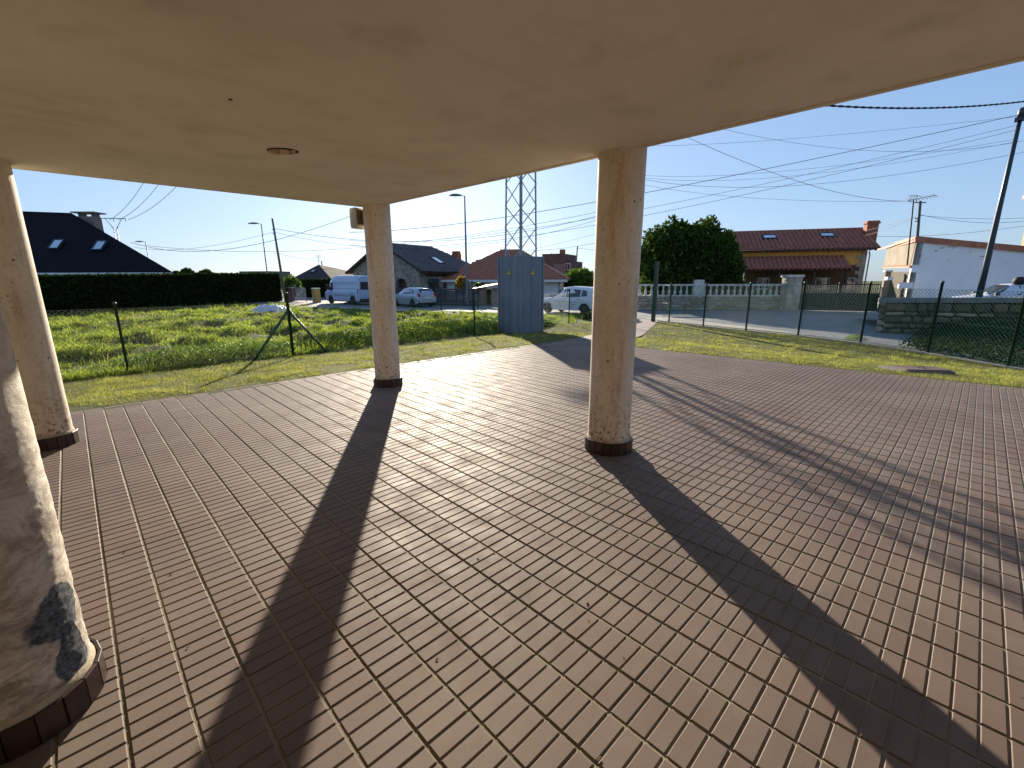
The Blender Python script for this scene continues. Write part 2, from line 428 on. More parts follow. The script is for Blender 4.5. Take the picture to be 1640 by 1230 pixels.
for k, (ar, x, y) in enumerate(tiles):
    s = random.randrange(5); dz = random.uniform(-.0007, .0003)
    if k < 300 and ar > 0:
        inst('tile', tile_me[s], pavement, (x, y, dz), (random.uniform(-.0008,.0008), random.uniform(-.0008,.0008), 0))
    else:
        tx, ty = random.uniform(-.0007,.0007), random.uniform(-.0007,.0007)
        vv = tv[s].copy(); vv[:,2] += dz + (vv[:,0]-.2)*tx + (vv[:,1]-.2)*ty
        rest_v.append(vv+np.array([x, y, 0])); rest_f += [tuple(nb+q for q in f) for f in tf[s]]; rest_m += tile_src[s].mi; nb += len(vv)
# cut pieces along the skew right edge and the far strip
def cut_piece(x0, y0, x1, y1):
    global nb
    if x1-x0 < .015 or y1-y0 < .015: return
    h = random.uniform(-.0006, .0002); c = .002
    vs = [(x0,y0,-.0066),(x1,y0,-.0066),(x1,y1,-.0066),(x0,y1,-.0066),(x0,y0,h-c),(x1,y0,h-c),(x1,y1,h-c),(x0,y1,h-c),(x0+c,y0+c,h),(x1-c,y0+c,h),(x1-c,y1-c,h),(x0+c,y1-c,h)]
    fs = [(8,9,10,11)]+[(k+q, k+(q+1)%4, k+4+(q+1)%4, k+4+q) for k in (0,4) for q in range(4)]
    rest_v.append(np.array(vs)); rest_f.extend(tuple(nb+q for q in f) for f in fs); rest_m.extend([0]*len(fs)); nb += 12
have = set((round(x/TS), round(y/TS)) for _, x, y in tiles)
for i in range(20, 28):
    for j in range(-23, 17):
        if (i, j) in have: continue
        for a in range(2):
            for b_ in range(5):
                x0, y0 = i*TS+.2*a, j*TS+.08*b_
                if not in_pave(x0+.02, y0+.04): continue
                x1 = x0+.2
                y1 = min(y0+.08, PAVE_Y)
                while x1 > x0+.02 and not in_pave(x1, y0+.04): x1 -= .01
                cut_piece(x0+.005, y0+.004, x1-.003, y1-.004)
for i in range(-16, 20):                                        # narrow strip along the lawn
    for a in range(2):
        for b_ in range(5):
            y0 = 6.4+.08*b_
            if y0+.02 < PAVE_Y: cut_piece(i*TS+.2*a+.005, y0+.004, i*TS+.2*a+.195, min(y0+.076, PAVE_Y-.002))
me = bpy.data.meshes.new('tiles'); me.from_pydata(np.concatenate(rest_v).tolist(), [], rest_f); me.materials.append(M['tile']); me.materials.append(M['grout']); me.polygons.foreach_set('material_index', rest_m); me.update()
o = inst('tiles', me, pavement); o['kind'] = 'stuff'

# path to the gate: paving that follows the slope down to the street
pth = []
for t in np.linspace(0, 1, 26):
    l = Vector((10.0, 6.5, 0)).lerp(Vector((20.6, 10.7, 0)), t); r_ = Vector((9.5, 4.9, 0)).lerp(Vector((20.3, 9.5, 0)), t)
    if t == 0: l = Vector((10.02, 6.5, 0)); r_ = Vector((9.5, 4.9, 0))
    pth.append([(l.lerp(r_, k/4).x, l.lerp(r_, k/4).y) for k in range(5)])
b = MB(); vs = [(x, y, max(terrain(x, y), terrain(x+.3,y), terrain(x-.3,y), terrain(x,y+.3), terrain(x,y-.3))+.006) for row in pth for x, y in row]
b.add(vs, [(i*5+k, i*5+k+1, i*5+k+6, i*5+k+5) for i in range(25) for k in range(4)])
struct(b.build('path', plain('pinkish_path_paving', (.30,.235,.20), .7, .2, 2.5, bump=.3), loc=(0,0,0)))

# road, its apron of pale concrete and the raised bank on the right
def sheet(name, poly, z, mat):
    b = MB(); b.add([(x, y, z) for x, y in poly], [tuple(range(len(poly)))]); return struct(b.build(name, mat, loc=(0,0,0)))
sheet('road', [(15.2,-3.6),(17.0,-.6),(18.45,2.2),(19.1,4.2),(19.6,6.6),(20.5,9.4),(20.6,12.5),(18.6,19),(17.2,23),(15.2,29),(12.5,36),(9,50),(0,75),(10,80),(18,60),(22,42),(25.6,24),(24.8,17),(26.8,14.6),(33.6,7.2),(36.0,2.6),(70,-9),(60,-22),(30,-10)], G0+.004, M['asphalt'])
sheet('pavement_apron', [(18.5,2.3),(19.12,4.2),(19.6,6.6),(20.3,9.2),(21.0,10.8),(22.6,10.0),(21.5,8.1),(20.4,5.6),(19.6,4.0)], G0+.010, M['concrete'])
sheet('gravel_verge', [(17.3,23),(15.2,29),(12.7,35.5),(11.2,34.5),(13.6,28),(15.8,22.6)], G0+.012, M['gravel'])

# ------------------------------------------------------------------ porch roof of the building
ce = MB()
soff = [(-5.0,-6.0),(2.97,-6.0),(2.97,1.1),(2.87,5.30),(-5.0,5.42)]
ce.prism(soff, 2.78, 2.94)
ceiling = struct(ce.build('ceiling', M['ceiling'], loc=(0,0,0)))
dp = MB()                                                        # thin drip lip along the outer edges
def lip(a, b_, w_=.035, h=.012):
    a = Vector((*a,0)); b_ = Vector((*b_,0)); t = (b_-a).normalized(); n = Vector((-t.y, t.x, 0))
    q = [a-n*.004, b_-n*.004, b_+n*w_, a+n*w_]; dp.prism([(p.x,p.y) for p in q], 2.78-h, 2.7795)
lip((2.97,-6.0), (2.97,1.1)); lip((2.97,1.1), (2.87,5.30)); 
o = dp.build('drip_edge', M['ceiling'], ceiling)
up = MB(); up.prism([(-5.0,-6.0),(3.34,-6.0),(3.34,5.36),(-5.0,5.46)], 2.945, 6.0)
struct(up.build('upper_storey', M['wall_cream'], loc=(0,0,0)))
bw = MB(); bw.box((-5.0,-6.3,0), (3.3,-6.003,2.775)); bw.box((-5.3,-6.3,0), (-5.003,5.4,2.775))
struct(bw.build('wall', M['wall_cream'], loc=(0,0,0)))
# small screw hole and broken-off ceiling lamp base
h = ray_z(369, 159, 2.78)
b = MB(); b.lathe([(.004,-.006),(.011,-.004),(.013,-.0005)], 10, 0, h)
tag(b.build('screw_plug', M['black']), 'small dark screw plug sticking out of the ceiling', 'screw plug')
h = ray_z(452, 241, 2.78)
lt = thing('ceiling_lamp_base', 'broken ceiling lamp base with torn plaster and bare wires', 'lamp base', (h.x, h.y, 2.78))
ring = MB(); pts = []
dirx = Vector((RT.x, RT.y, 0)).normalized(); diry = Vector((HD.x, HD.y, 0))
for k in range(25):
    q = 2*PI*k/24; pts.append(Vector((h.x, h.y, 2.774))+dirx*(.125+.006*math.sin(5*q))*math.cos(q)+diry*.085*math.sin(q))
ring.tube(pts, .005, 6); ring.build('rim', plain('rusty_rim', (.07,.035,.02), .8, .3, 30), lt)
pl = MB()
pl.add([Vector((h.x,h.y,2.7785))+dirx*.118*math.cos(2*PI*k/24)+diry*.078*math.sin(2*PI*k/24) for k in range(24)], [tuple(range(24))])
pl.build('back_plate', plain('stained_plate', (.10,.06,.035), .9, .5, 25), lt)
for (ax, ay, sx, sy, sz) in ((-.045,-.03,.036,.035,.06),(.04,-.035,.058,.04,.066),(-.088,-.02,.026,.025,.035),(.098,-.02,.026,.025,.04)):
    b = MB(); c0 = Vector((h.x,h.y,2.768))+dirx*ax+diry*ay
    prof = [(.0001,-1),(.6,-.8),(.95,-.2),(1,.4),(.7,1)]
    vs = []; n = 10
    for r_, z_ in prof:
        for j in range(n):
            q = 2*PI*j/n; k = 1+.25*mnoise.noise(Vector((q*2+ax*50, z_, ay*40)))
            vs.append(c0+dirx*sx*r_*k*math.cos(q)+diry*sy*r_*k*math.sin(q)+Vector((0,0,sz*z_*.5)))
    b.add(vs, [(i*n+j, i*n+(j+1)%n, (i+1)*n+(j+1)%n, (i+1)*n+j) for i in range(4) for j in range(n)]+[tuple(range(n-1,-1,-1))], 0, True)
    b.build('plaster_lump', plain('torn_plaster', (.50,.38,.26), .9, .25, 30, bump=.5), lt)
b = MB(); c0 = Vector((h.x,h.y,2.77))
b.tube([c0+dirx*.06+diry*-.05, c0+dirx*.09-diry*.06+Vector((0,0,-.008)), c0+dirx*.115-diry*.075+Vector((0,0,-.03))], .003, 5); b.build('wire', M['black'], lt)
b = MB(); b.tube([c0-dirx*.01+diry*.0, c0-dirx*.012-diry*.04+Vector((0,0,-.012)), c0-dirx*.0-diry*.06+Vector((0,0,-.018))], .0035, 5); b.build('wire', M['black'], lt)

# ------------------------------------------------------------------ columns
def hit_cyl(px, py, cx, cy, r_):
    d = FW + (px-820)/FPX*RT - (py-615)/FPX*UP; o2 = CAM-Vector((cx,cy,0))
    A = d.x**2+d.y**2; B = 2*(o2.x*d.x+o2.y*d.y); Q = o2.x**2+o2.y**2-r_*r_
    t = (-B-math.sqrt(B*B-4*A*Q))/(2*A); p = CAM+d*t; return Vector((p.x-cx, p.y-cy, p.z))
COLS = [('c1', 2.87, 5.04, .200, 'round stained column at the far corner of the porch, floodlight fixed near its top', 4),
        ('c2', 3.05, .86, .210, 'round stained column right of centre with a long shadow across the tiles', 3),
        ('c3', -1.09, 5.04, .203, 'round column at the left edge, standing behind the nearest worn column', 3),
        ('c4', -1.095, .86, .226, 'nearest column at the left edge, worn render with dark blue-grey patch near its foot', 6)]
WP = [hit_cyl(92, 985, -1.095, .86, .226), hit_cyl(118, 1050, -1.095, .86, .226)]
M['col_a'] = mat_column('stained_column_render'); M['col_w'] = mat_column('worn_column_render', 1.0, True)
for cid, cx, cy, r_, lab, det in COLS:
    t = thing('column', lab, 'column', (cx, cy, 0), 0, 'round columns of the porch')
    worn = cid == 'c4'
    nn, nz = (180, 420) if worn else (72, 120)
    z0, z1 = .115, 2.94
    V = []
    for k in range(nz+1):
        z = z0+(z1-z0)*(k/nz)
        for j in range(nn):
            q = 2*PI*j/nn; p = Vector((math.cos(q)*r_, math.sin(q)*r_, z))
            dd = .0018*mnoise.noise(p*3+Vector((cx*9,0,0)))
            if worn:
                lowf = max(.18, min(1, 1.25-z*.75))
                dd += lowf*(.0045*mnoise.noise(Vector((p.x*9,p.y*9,p.z*17)))+.0028*mnoise.noise(Vector((p.x*24,p.y*24,p.z*42)))+.0014*mnoise.noise(p*85))
                for wp, rx in zip(WP, (.075,.055)):
                    e = (p-wp).length/rx
                    if e < 1.5: dd -= .004*max(0, 1.2-e)
            if k < 3: dd += .0
            V.append((math.cos(q)*(r_+dd), math.sin(q)*(r_+dd), z))
    F = [(k*nn+j, k*nn+(j+1)%nn, (k+1)*nn+(j+1)%nn, (k+1)*nn+j) for k in range(nz) for j in range(nn)]
    me = np_mesh('shaft', V, F, M['col_w'] if worn else M['col_a'], smooth=True)
    inst('shaft', me, t)
    # sloping mortar fillet on top of the skirting, then its upright tiles
    nt_ = 19; Rr = r_+.028
    b = MB(); b.lathe([(r_-.01,.01),(Rr-.012,.01),(Rr-.012,.122),(r_+.002,.152),(r_-.01,.152)], 40, 0, (0,0,0)); b.build('mortar_bed', M['mortar'], t, world=False)
    wt = 2*PI*(Rr+.002)/nt_*.945
    sk = MB(); hh = .128
    sk.box((-wt/2,-.011,0.001), (wt/2,0,hh)); v = sk.v
    vv = [(-wt/2+.002,.0025,.003),(wt/2-.002,.0025,.003),(wt/2-.002,.0025,hh-.003),(-wt/2+.002,.0025,hh-.003)]
    sk.f.pop(4); sk.mi.pop(); sk.sm.pop()
    b0 = len(sk.v); sk.v += vv; sk.f += [(b0+1,b0,b0+3,b0+2),(3,2,b0+1,b0),(2,6,b0+2,b0+1),(6,7,b0+3,b0+2),(7,3,b0,b0+3)]
    sk.f = [tuple(reversed(f)) if i_ > 4 else f for i_, f in enumerate(sk.f)]; sk.mi = [0]*len(sk.f); sk.sm = [False]*len(sk.f)
    sme = sk.mesh('skirting_tile', M['skirt'])
    off = random.random()
    for k in range(nt_):
        q = 2*PI*(k+off)/nt_; rq = Rr+random.uniform(-.001,.0015)
        inst('skirting_tile', sme, t, (rq*math.cos(q), rq*math.sin(q), random.uniform(-.001,.002)), (random.uniform(-.02,.02), 0, q-PI/2))
# floodlight box on the side of the far column
c = P(575.5, 350, 7.35)
fl = thing('floodlight', 'small cream floodlight box bracketed to the top of the far corner column', 'floodlight', c, 0)
vx = Vector((RT.x,RT.y,0)).normalized(); ang = math.atan2(vx.y, vx.x)-R(24)
fl.rotation_euler = (0,0,ang)
b = MB()
bm_prof = [(-.085,-.15),(-.095,-.10),(-.095,.12),(-.08,.145),(.02,.15),(.035,.13),(.035,-.14),(.02,-.155)]
k = len(bm_prof)
vs = [(x,-.10,z) for x,z in bm_prof]+[(x,.10,z) for x,z in bm_prof]
b.add(vs, [tuple(range(k)), tuple(range(2*k-1,k-1,-1))]+[(i,k+i,k+(i+1)%k,(i+1)%k) for i in range(k)])
b.build('housing', plain('cream_plastic', (.48,.42,.32), .6, .08, 3), fl, world=False)
b = MB(); b.box((.035,-.085,-.10), (.062,.085,.115)); b.build('back_plate', plain('brown_plate', (.16,.10,.06), .7, .1, 3), fl, world=False)
b = MB(); b.box((.062,-.03,-.09), (.12,.03,.10)); b.build('bracket', plain('brown_plate2', (.20,.13,.08), .7, .1, 3), fl, world=False)

# ------------------------------------------------------------------ drain cover in the lawn on the right
dc = ray_z(1474, 595, -.06)
t = thing('drain_cover', 'rusty rectangular drain cover with a rubble edge set in the lawn', 'drain cover', (dc.x, dc.y, terrain(dc.x,dc.y)+.02), R(-52))
b = MB(); b.box((-.62,-.24,-.05), (.42,.24,.035)); b.build('concrete_surround', plain('weathered_cement', (.17,.155,.13), .95, .35, 12, bump=.8), t, world=False)
b = MB(); b.box((-.38,-.20,.036), (.38,.20,.05)); b.build('lid', plain('rusty_lid', (.13,.075,.065), .8, .25, 8, bump=.4), t, world=False)
b = MB(); b.tube([(-.06,0,.052),(-.04,0,.07),(.04,0,.07),(.06,0,.052)], .008, 6); b.build('handle', plain('rusty_bar', (.10,.06,.05), .8, .2, 8), t, world=False)

# grit, leaf scraps and crumbs lying on the tiles
rng2 = np.random.default_rng(5); b = MB()
for i in range(70):
    u_, v_ = rng2.uniform(60,1640), rng2.uniform(570,1225); p = ray_z(u_, v_, 0)
    if p.y > 6.4 or p.x > 9.2: continue
    s_ = rng2.uniform(.003,.011)*(1 if rng2.random() < .8 else 1.9); q = rng2.uniform(0,2*PI); pts = []
    for k in range(5): a_ = q+2*PI*k/5; r_ = s_*rng2.uniform(.5,1.1); pts.append(Vector((p.x+r_*math.cos(a_), p.y+r_*math.sin(a_)*.7, .0012+rng2.uniform(0,.003))))
    b.add(pts+[Vector((p.x,p.y,.002+s_*.35))], [(k,(k+1)%5,5) for k in range(5)])
o = b.build('floor_litter', plain('dry_litter', (.09,.06,.035), .9, .4, 40), loc=(0,0,0)); tag(o, 'crumbs and dry leaf scraps scattered over the tiled floor', 'litter', kind='stuff')
# ================================================================== BUILDINGS
def V2(p): return Vector((p[0], p[1], 0))
def roof_tile_sheet(o_, u, v, lu, lv, n, pitch=.24, row=.36, amp=.045, clip=None):
    """corrugated clay tiles laid on a slope: o_ lower left corner, u along the eave, v up the slope, n the normal.
       clip(s, t) -> bool keeps a cell; s, t in metres along u and v"""
    o_, u, v, n = Vector(o_), Vector(u).normalized(), Vector(v).normalized(), Vector(n).normalized()
    b = MB(); nc = max(1, round(lu/pitch)); pw = lu/nc; nr = max(1, round(lv/row)); rh = lv/nr
    prof = [(0,0),(.12,.55),(.30,.95),(.48,1.0),(.66,.6),(.78,.1),(.90,-.12),(1,0)]
    for r_ in range(nr):
        for c_ in range(nc):
            s0 = c_*pw; t0 = r_*rh
            if clip and not clip(s0+pw/2, t0+rh/2): continue
            js = random.uniform(-.004,.004); jz = random.uniform(-.004,.006)
            vs = []
            for f_, h_ in prof: vs.append(o_+u*(s0+f_*pw+js)+v*(t0-.03)+n*(.03+amp*h_+jz+.022))
            for f_, h_ in prof: vs.append(o_+u*(s0+f_*pw+js)+v*(t0+rh)+n*(.03+amp*h_+jz))
            for f_, h_ in prof: vs.append(o_+u*(s0+f_*pw+js)+v*(t0-.03)+n*(.0+amp*h_+jz))
            k = len(prof)
            b.add(vs, [(i,i+1,k+i+1,k+i) for i in range(k-1)], 0, True)
            bb = len(b.v)-len(vs)
            for i in range(k-1): b.f.append((bb+2*k+i, bb+2*k+i+1, bb+i+1, bb+i)); b.mi.append(0); b.sm.append(False)
    return b
def tile_mat(name, lo, hi, dark):
    a = N(name); c = a.ramp(a.noise(1.6, 6, .7), [(.3, lo), (.7, hi)])
    g = a.n('ShaderNodeVectorMath', operation='MULTIPLY'); a.l(a.co, g.inputs[0]); g.inputs[1].default_value = (4.2,4.2,5)
    f = a.n('ShaderNodeVectorMath', operation='FLOOR'); a.l(g.outputs[0], f.inputs[0]); wn = a.n('ShaderNodeTexWhiteNoise'); a.l(f.outputs[0], wn.inputs[0])
    c = a.mix(a.math('MULTIPLY', wn.outputs[0], .6), c, dark)
    c = a.mix(a.ramp(a.noise(6, 6, .75), [(.52, 0.0), (.66, .5)]), c, (.28,.24,.20))
    a.col(c); a.rough(.62); a.bump(a.noise(30, 4, .6), .3, .01); return a.m
M['tile_red'] = tile_mat('red_roof_tile', (.30,.085,.055), (.50,.19,.11), (.18,.05,.04))
M['tile_orange'] = tile_mat('orange_roof_tile', (.36,.115,.06), (.48,.18,.09), (.25,.08,.05))
M['tile_grey'] = tile_mat('slate_brown_roof', (.075,.065,.075), (.16,.14,.15), (.05,.04,.05))
M['roof_black'] = plain('black_roof_slate', (.011,.010,.014), .85, .3, 3, spec=.1)
M['roof_dark'] = plain('dark_brown_roof', (.022,.016,.019), .95, .3, 3, bump=.3)
M['wood_dark'] = plain('dark_eave_timber', (.06,.04,.028), .8, .3, 4)
M['ochre'] = plain('ochre_wall_render', (.66,.36,.09), .9, .1, 1.5, bump=.2)
M['stone_pale'] = plain('pale_stone', (.34,.30,.24), .9, .3, 3, bump=.5)
M['brick_red'] = plain('red_brick_flue', (.30,.11,.07), .9, .2, 8, bump=.3)
def frame_on(o_, u, n): return Vector(o_), Vector(u).normalized(), Vector(n).normalized()
def wall_quad(b, a, c, z0, z1, th=.25, mi=0):
    """a vertical wall from plan point a to c, thickness away to the left of a->c"""
    a, c = V2(a), V2(c); t = (c-a).normalized(); n = Vector((-t.y, t.x, 0))*th
    b.prism([(a.x,a.y),(c.x,c.y),(c.x+n.x,c.y+n.y),(a.x+n.x,a.y+n.y)], z0, z1, mi)
def window(parent, o_, u, n, wd, h, frame_m, glass_m, name='window', bars=1, sill=True, fr=.06):
    """o_ lower-left corner on the wall face, u horizontal along the face, n outward"""
    o_, u, n = frame_on(o_, u, n); z = Vector((0,0,1))
    w_ = MB()
    def bar(s0, s1, t0, t1, d=.05):
        q = [o_+u*s0+z*t0, o_+u*s1+z*t0, o_+u*s1+z*t1, o_+u*s0+z*t1]; w_.slab([p+n*d for p in q], n, d+.01)
    bar(0, wd, 0, fr); bar(0, wd, h-fr, h); bar(0, fr, fr, h-fr); bar(wd-fr, wd, fr, h-fr)
    for k in range(bars): s = wd*(k+1)/(bars+1); bar(s-.025, s+.025, fr, h-fr)
    f = w_.build(name, frame_m, parent)
    p = MB(); q = [o_+u*fr+z*fr, o_+u*(wd-fr)+z*fr, o_+u*(wd-fr)+z*(h-fr), o_+u*fr+z*(h-fr)]; p.slab([x+n*.015 for x in q], n, .01); p.build('pane', glass_m, f)
    if sill:
        p = MB(); q = [o_-u*.08-z*.08, o_+u*(wd+.08)-z*.08, o_+u*(wd+.08)-z*.003, o_-u*.08-z*.003]; p.slab([x+n*.12 for x in q], n, .13); p.build('sill', M['stone_pale'], f)
    return f
def roof_window(parent, c, u, v, n, wd, h):
    c, u, v, n = Vector(c), Vector(u).normalized(), Vector(v).normalized(), Vector(n).normalized()
    b = MB()
    for s0,s1,t0,t1 in ((-wd/2,wd/2,-h/2,-h/2+.1),(-wd/2,wd/2,h/2-.1,h/2),(-wd/2,-wd/2+.1,-h/2+.1,h/2-.1),(wd/2-.1,wd/2,-h/2+.1,h/2-.1)):
        b.slab([c+u*s0+v*t0+n*.16, c+u*s1+v*t0+n*.16, c+u*s1+v*t1+n*.16, c+u*s0+v*t1+n*.16], n, .18)
    f = b.build('roof_window', M['frame_dark'], parent)
    p = MB(); p.slab([c+u*s+v*t+n*.125 for s,t in ((-wd/2+.1,-h/2+.1),(wd/2-.1,-h/2+.1),(wd/2-.1,h/2-.1),(-wd/2+.1,h/2-.1))], n, .02); p.build('pane', M['skyglass'], f)
    return f

# ---- A. large house with a black roof behind the hedge, far left
Z = 2.42
A0, A1 = P(-60,436,45), P(277,435.5,45); A0.z = A1.z = Z
ev = (A1-A0).normalized(); bk = (Matrix.Rotation(R(7),3,'Z') @ Vector((A1.x-CAM.x, A1.y-CAM.y, 0))).normalized()
R0, R1 = P(-60,335,51.5), P(114,341,51.5)
hA = thing('house', 'large house with a steep black hipped roof and two roof windows behind the hedge', 'house', ((A0.x+A1.x)/2+bk.x*6, (A0.y+A1.y)/2+bk.y*6, G0))
B0, B1 = A0+bk*13, A1+bk*13
b = MB()
off = ev*.7-bk*.7
fa = [A0, A1, R1, R0]; n_ = (A1-A0).cross(R0-A0).normalized(); b.slab(fa, n_, .14)
fa = [A1, B1, R1]; n_ = (B1-A1).cross(R1-A1).normalized(); b.slab(fa, n_, .14)
fa = [B1, B0, R0, R1]; n_ = (B0-B1).cross(R0-B1).normalized(); b.slab(fa, n_, .14)
b.build('roof', M['roof_black'], hA)
b = MB(); wall_quad(b, A0+bk*.6, A1+bk*.6-ev*.6, G0, Z-.12, .3); wall_quad(b, A1+bk*.6-ev*.6, B1-bk*.6-ev*.6, G0, Z-.12, .3); wall_quad(b, B1-bk*.6-ev*.6, B0-bk*.6, G0, Z-.12, .3); b.build('wall', M['white_paint'], hA)
b = MB(); b.slab([A0-bk*.02+Vector((0,0,-.02)), A1-bk*.02+Vector((0,0,-.02)), A1-bk*.02+Vector((0,0,-.3)), A0-bk*.02+Vector((0,0,-.3))], -bk, .1); b.build('gutter_board', M['fascia'], hA)
nr = (A1-A0).cross(R0-A0).normalized(); up_ = nr.cross(ev).normalized()
for px, py in ((91,392),(160,394)):
    d = FW+(px-820)/FPX*RT-(py-615)/FPX*UP; t = (A0-CAM).dot(nr)/d.dot(nr); roof_window(hA, CAM+d*t, ev, up_, nr, 1.05, 1.35)
cc = P(144,352,51.6)
b = MB(); b.box((-.75,-.5,-3.2),(.75,.5,.62)); ch = b
zc = P(144,343,51.6).z
b = MB(); e = ev; q = V2(cc)
M4 = Matrix.Translation((q.x,q.y,0)) @ Matrix.Rotation(math.atan2(ev.y,ev.x),4,'Z')
b.prism([(-.85,-.5),(.85,-.5),(.85,.5),(-.85,.5)], 5.5, zc-.28, 0, M4)
chm = b.build('chimney', plain('grey_pink_chimney', (.22,.17,.16), .9, .3, 5, bump=.4), hA)
b = MB(); b.prism([(-1.25,-.8),(1.25,-.8),(1.25,.8),(-1.25,.8)], zc+.05, zc+.17, 0, M4)
for sx in (-.7,.7):
    b.prism([(sx-.12,-.4),(sx+.12,-.4),(sx+.12,.4),(sx-.12,.4)], zc-.28, zc+.05, 0, M4)
b.build('chimney_cap', plain('chimney_cap', (.16,.15,.15), .8, .2, 5), chm)

# ---- B. low dark hipped house behind the van
def hip_house(name, label, px0, px1, D0, D1, ypx, apex_px, apex_y, depth, mats, wallc, ov=.6, zb=G0, ridge=0, tiled=False, cat='house'):
    a = P(px0, ypx, D0); c = P(px1, ypx, D1); z = (a.z+c.z)/2; a.z = c.z = z
    e = (c-a).normalized(); k = Vector((-e.y, e.x, 0)); d_, f_ = a+k*depth, c+k*depth
    mid = (a+f_)/2
    ap = P(apex_px, apex_y, (mid-CAM).dot(HD))
    cx = mid + e*0; L = (c-a).length
    s = (ap-mid).dot(e); ap0 = mid+e*(s-ridge/2); ap1 = mid+e*(s+ridge/2); ap0.z = ap1.z = ap.z
    t = thing(name, label, cat, (mid.x, mid.y, zb))
    b = MB()
    for poly in ([a,c,ap1,ap0] if ridge else [a,c,ap0], [c,f_,ap1], [f_,d_,ap0,ap1] if ridge else [f_,d_,ap0], [d_,a,ap0]):
        n_ = (poly[1]-poly[0]).cross(poly[-1]-poly[0]).normalized()
        if n_.z < 0: n_ = -n_
        b.slab(poly, n_, .13)
    b.build('roof', mats, t)
    if tiled:
        for (p0, p1, top) in ((a,c,(ap0,ap1)), (d_,a,(ap0,ap0)), (c,f_,(ap1,ap1))):
            u = (p1-p0).normalized(); LL = (p1-p0).length; m0 = (top[0]+top[1])/2
            foot = p0+u*((m0-p0).dot(u)); v_ = (m0-foot); H = v_.length; v_.normalize(); nn = u.cross(v_)
            s0 = (top[0]-p0).dot(u); s1 = (top[1]-p0).dot(u)
            sh = roof_tile_sheet(p0, u, v_, LL, H, nn, .30, .45, .05, lambda s_, t_: s0*t_/H < s_ < LL-(LL-s1)*t_/H)
            o = sh.build('roof_tiles', mats, t); o['kind'] = 'stuff'
    b = MB(); i_ = [a+(e+k)*ov, c+(k-e)*ov, f_-(e+k)*ov, d_+(e-k)*ov]
    for q in range(4): wall_quad(b, i_[q], i_[(q+1)%4], zb, z-.05, .25)
    b.build('wall', wallc, t)
    return t, a, c, e, k, z, ap0
hB, a, c, e, k, z, ap = hip_house('house', 'low house with a dark hipped roof and aerial left of the white van', 466, 531, 62, 58, 447, 487, 423, 9.5, M['roof_dark'], plain('dark_green_wall', (.05,.055,.045), .9, .3, 3))
n_ = (c-a).cross(ap-a).normalized(); n_ = n_ if n_.z > 0 else -n_
for px, py in ((502,435),(472,431)):
    d = FW+(px-820)/FPX*RT-(py-615)/FPX*UP; t = (a-CAM).dot(n_)/d.dot(n_)
    if px > 480: roof_window(hB, CAM+d*t, e, n_.cross(e), n_, .8, .7)
b = MB(); q = ap+Vector((0,0,-.1)); zt = q+Vector((0,0,1.3))
b.tube([q, zt], .03, 5)
for dz, w_ in ((1.3,.55),(1.05,.45),(.75,.3)): b.tube([q+Vector((0,0,dz))-e*w_, q+Vector((0,0,dz))+e*w_], .02, 4)
for sx in (-.5,-.25,.25,.5): b.tube([q+e*sx+Vector((0,0,1.05)), q+e*sx+Vector((0,0,1.6))], .015, 4)
b.build('aerial', M['grey_wire'], hB)

# ---- C. stone house with gable
wallz = 1.0
a = P(566,436,47.5); c = P(672,431,42.5)
ze = P(672,430,42.5).z; za = ze
e = (V2(c)-V2(a)).normalized(); k = Vector((-e.y,e.x,0)); wd = (V2(c)-V2(a)).length
a = V2(a); c = V2(c); ln = 9.5
rz = P(622,391,45.5).z
hC = thing('stone_house', 'old stone house with a gable, slate-brown roof and arched doorway behind the silver car', 'house', ((a+c)/2+k*4+Vector((0,0,G0))))
zv = Vector((0,0,1)); mid = (a+c)/2
# masonry: walls as solids with openings left for door and windows
def zed(p, z): return Vector((p.x, p.y, z))
b = MB()
def gw(s0, s1, z0, z1):                           # piece of gable wall between s0..s1 along e
    def top(s): return ze+(rz-ze)*(1-abs(s-wd/2)/(wd/2))
    pts = [(s0, z0), (s1, z0)]
    if z1 is None:
        pts += [(s1, top(s1))]
        if s0 < wd/2 < s1: pts += [(wd/2, rz)]
        pts += [(s0, top(s0))]
    else: pts += [(s1, z1), (s0, z1)]
    b.slab([zed(a+e*s, z) for s, z in pts], -k, .45)
gw(0, wd*.40, G0, None)
gw(wd*.40, wd*.50, 4.2, None) ; gw(wd*.40, wd*.50, G0, 2.2)
gw(wd*.50, wd*.66, G0, None)
gw(wd*.66, wd*.82, 1.75, None)
gw(wd*.82, wd, G0, None)
D_ = c+k*ln; E_ = a+k*ln
wall_quad(b, c+k*.45, D_, G0, ze, .45); wall_quad(b, D_, E_, G0, ze, .45); wall_quad(b, E_, a+k*.45, G0, ze, .45)
def stone_mat(name, lo, hi, scale):
    s_ = N(name)
    v = s_.voro(scale, co=s_.mapping((1,1,1.7)), out='Color'); sp = s_.n('ShaderNodeSeparateXYZ'); s_.l(v, sp.inputs[0])
    cc_ = s_.ramp(sp.outputs[0], [(.1, lo), (.9, hi)])
    ed = s_.voro(scale, 'DISTANCE_TO_EDGE', co=s_.mapping((1,1,1.7)))
    cc_ = s_.mix(s_.ramp(ed, [(.02, .8), (.07, 0.0)]), cc_, (.33,.29,.23)); s_.col(cc_); s_.rough(.95)
    s_.bump(s_.math('ADD', s_.math('MINIMUM', ed, .12), s_.math('MULTIPLY', s_.noise(12, 5, .7), .05)), .9, .25); return s_.m
M['masonry'] = stone_mat('rubble_masonry', (.20,.175,.14), (.40,.36,.30), 3.0)
M['masonry_warm'] = stone_mat('warm_rubble_masonry', (.25,.19,.14), (.40,.31,.24), 3.0)
b.build('wall', M['masonry'], hC)
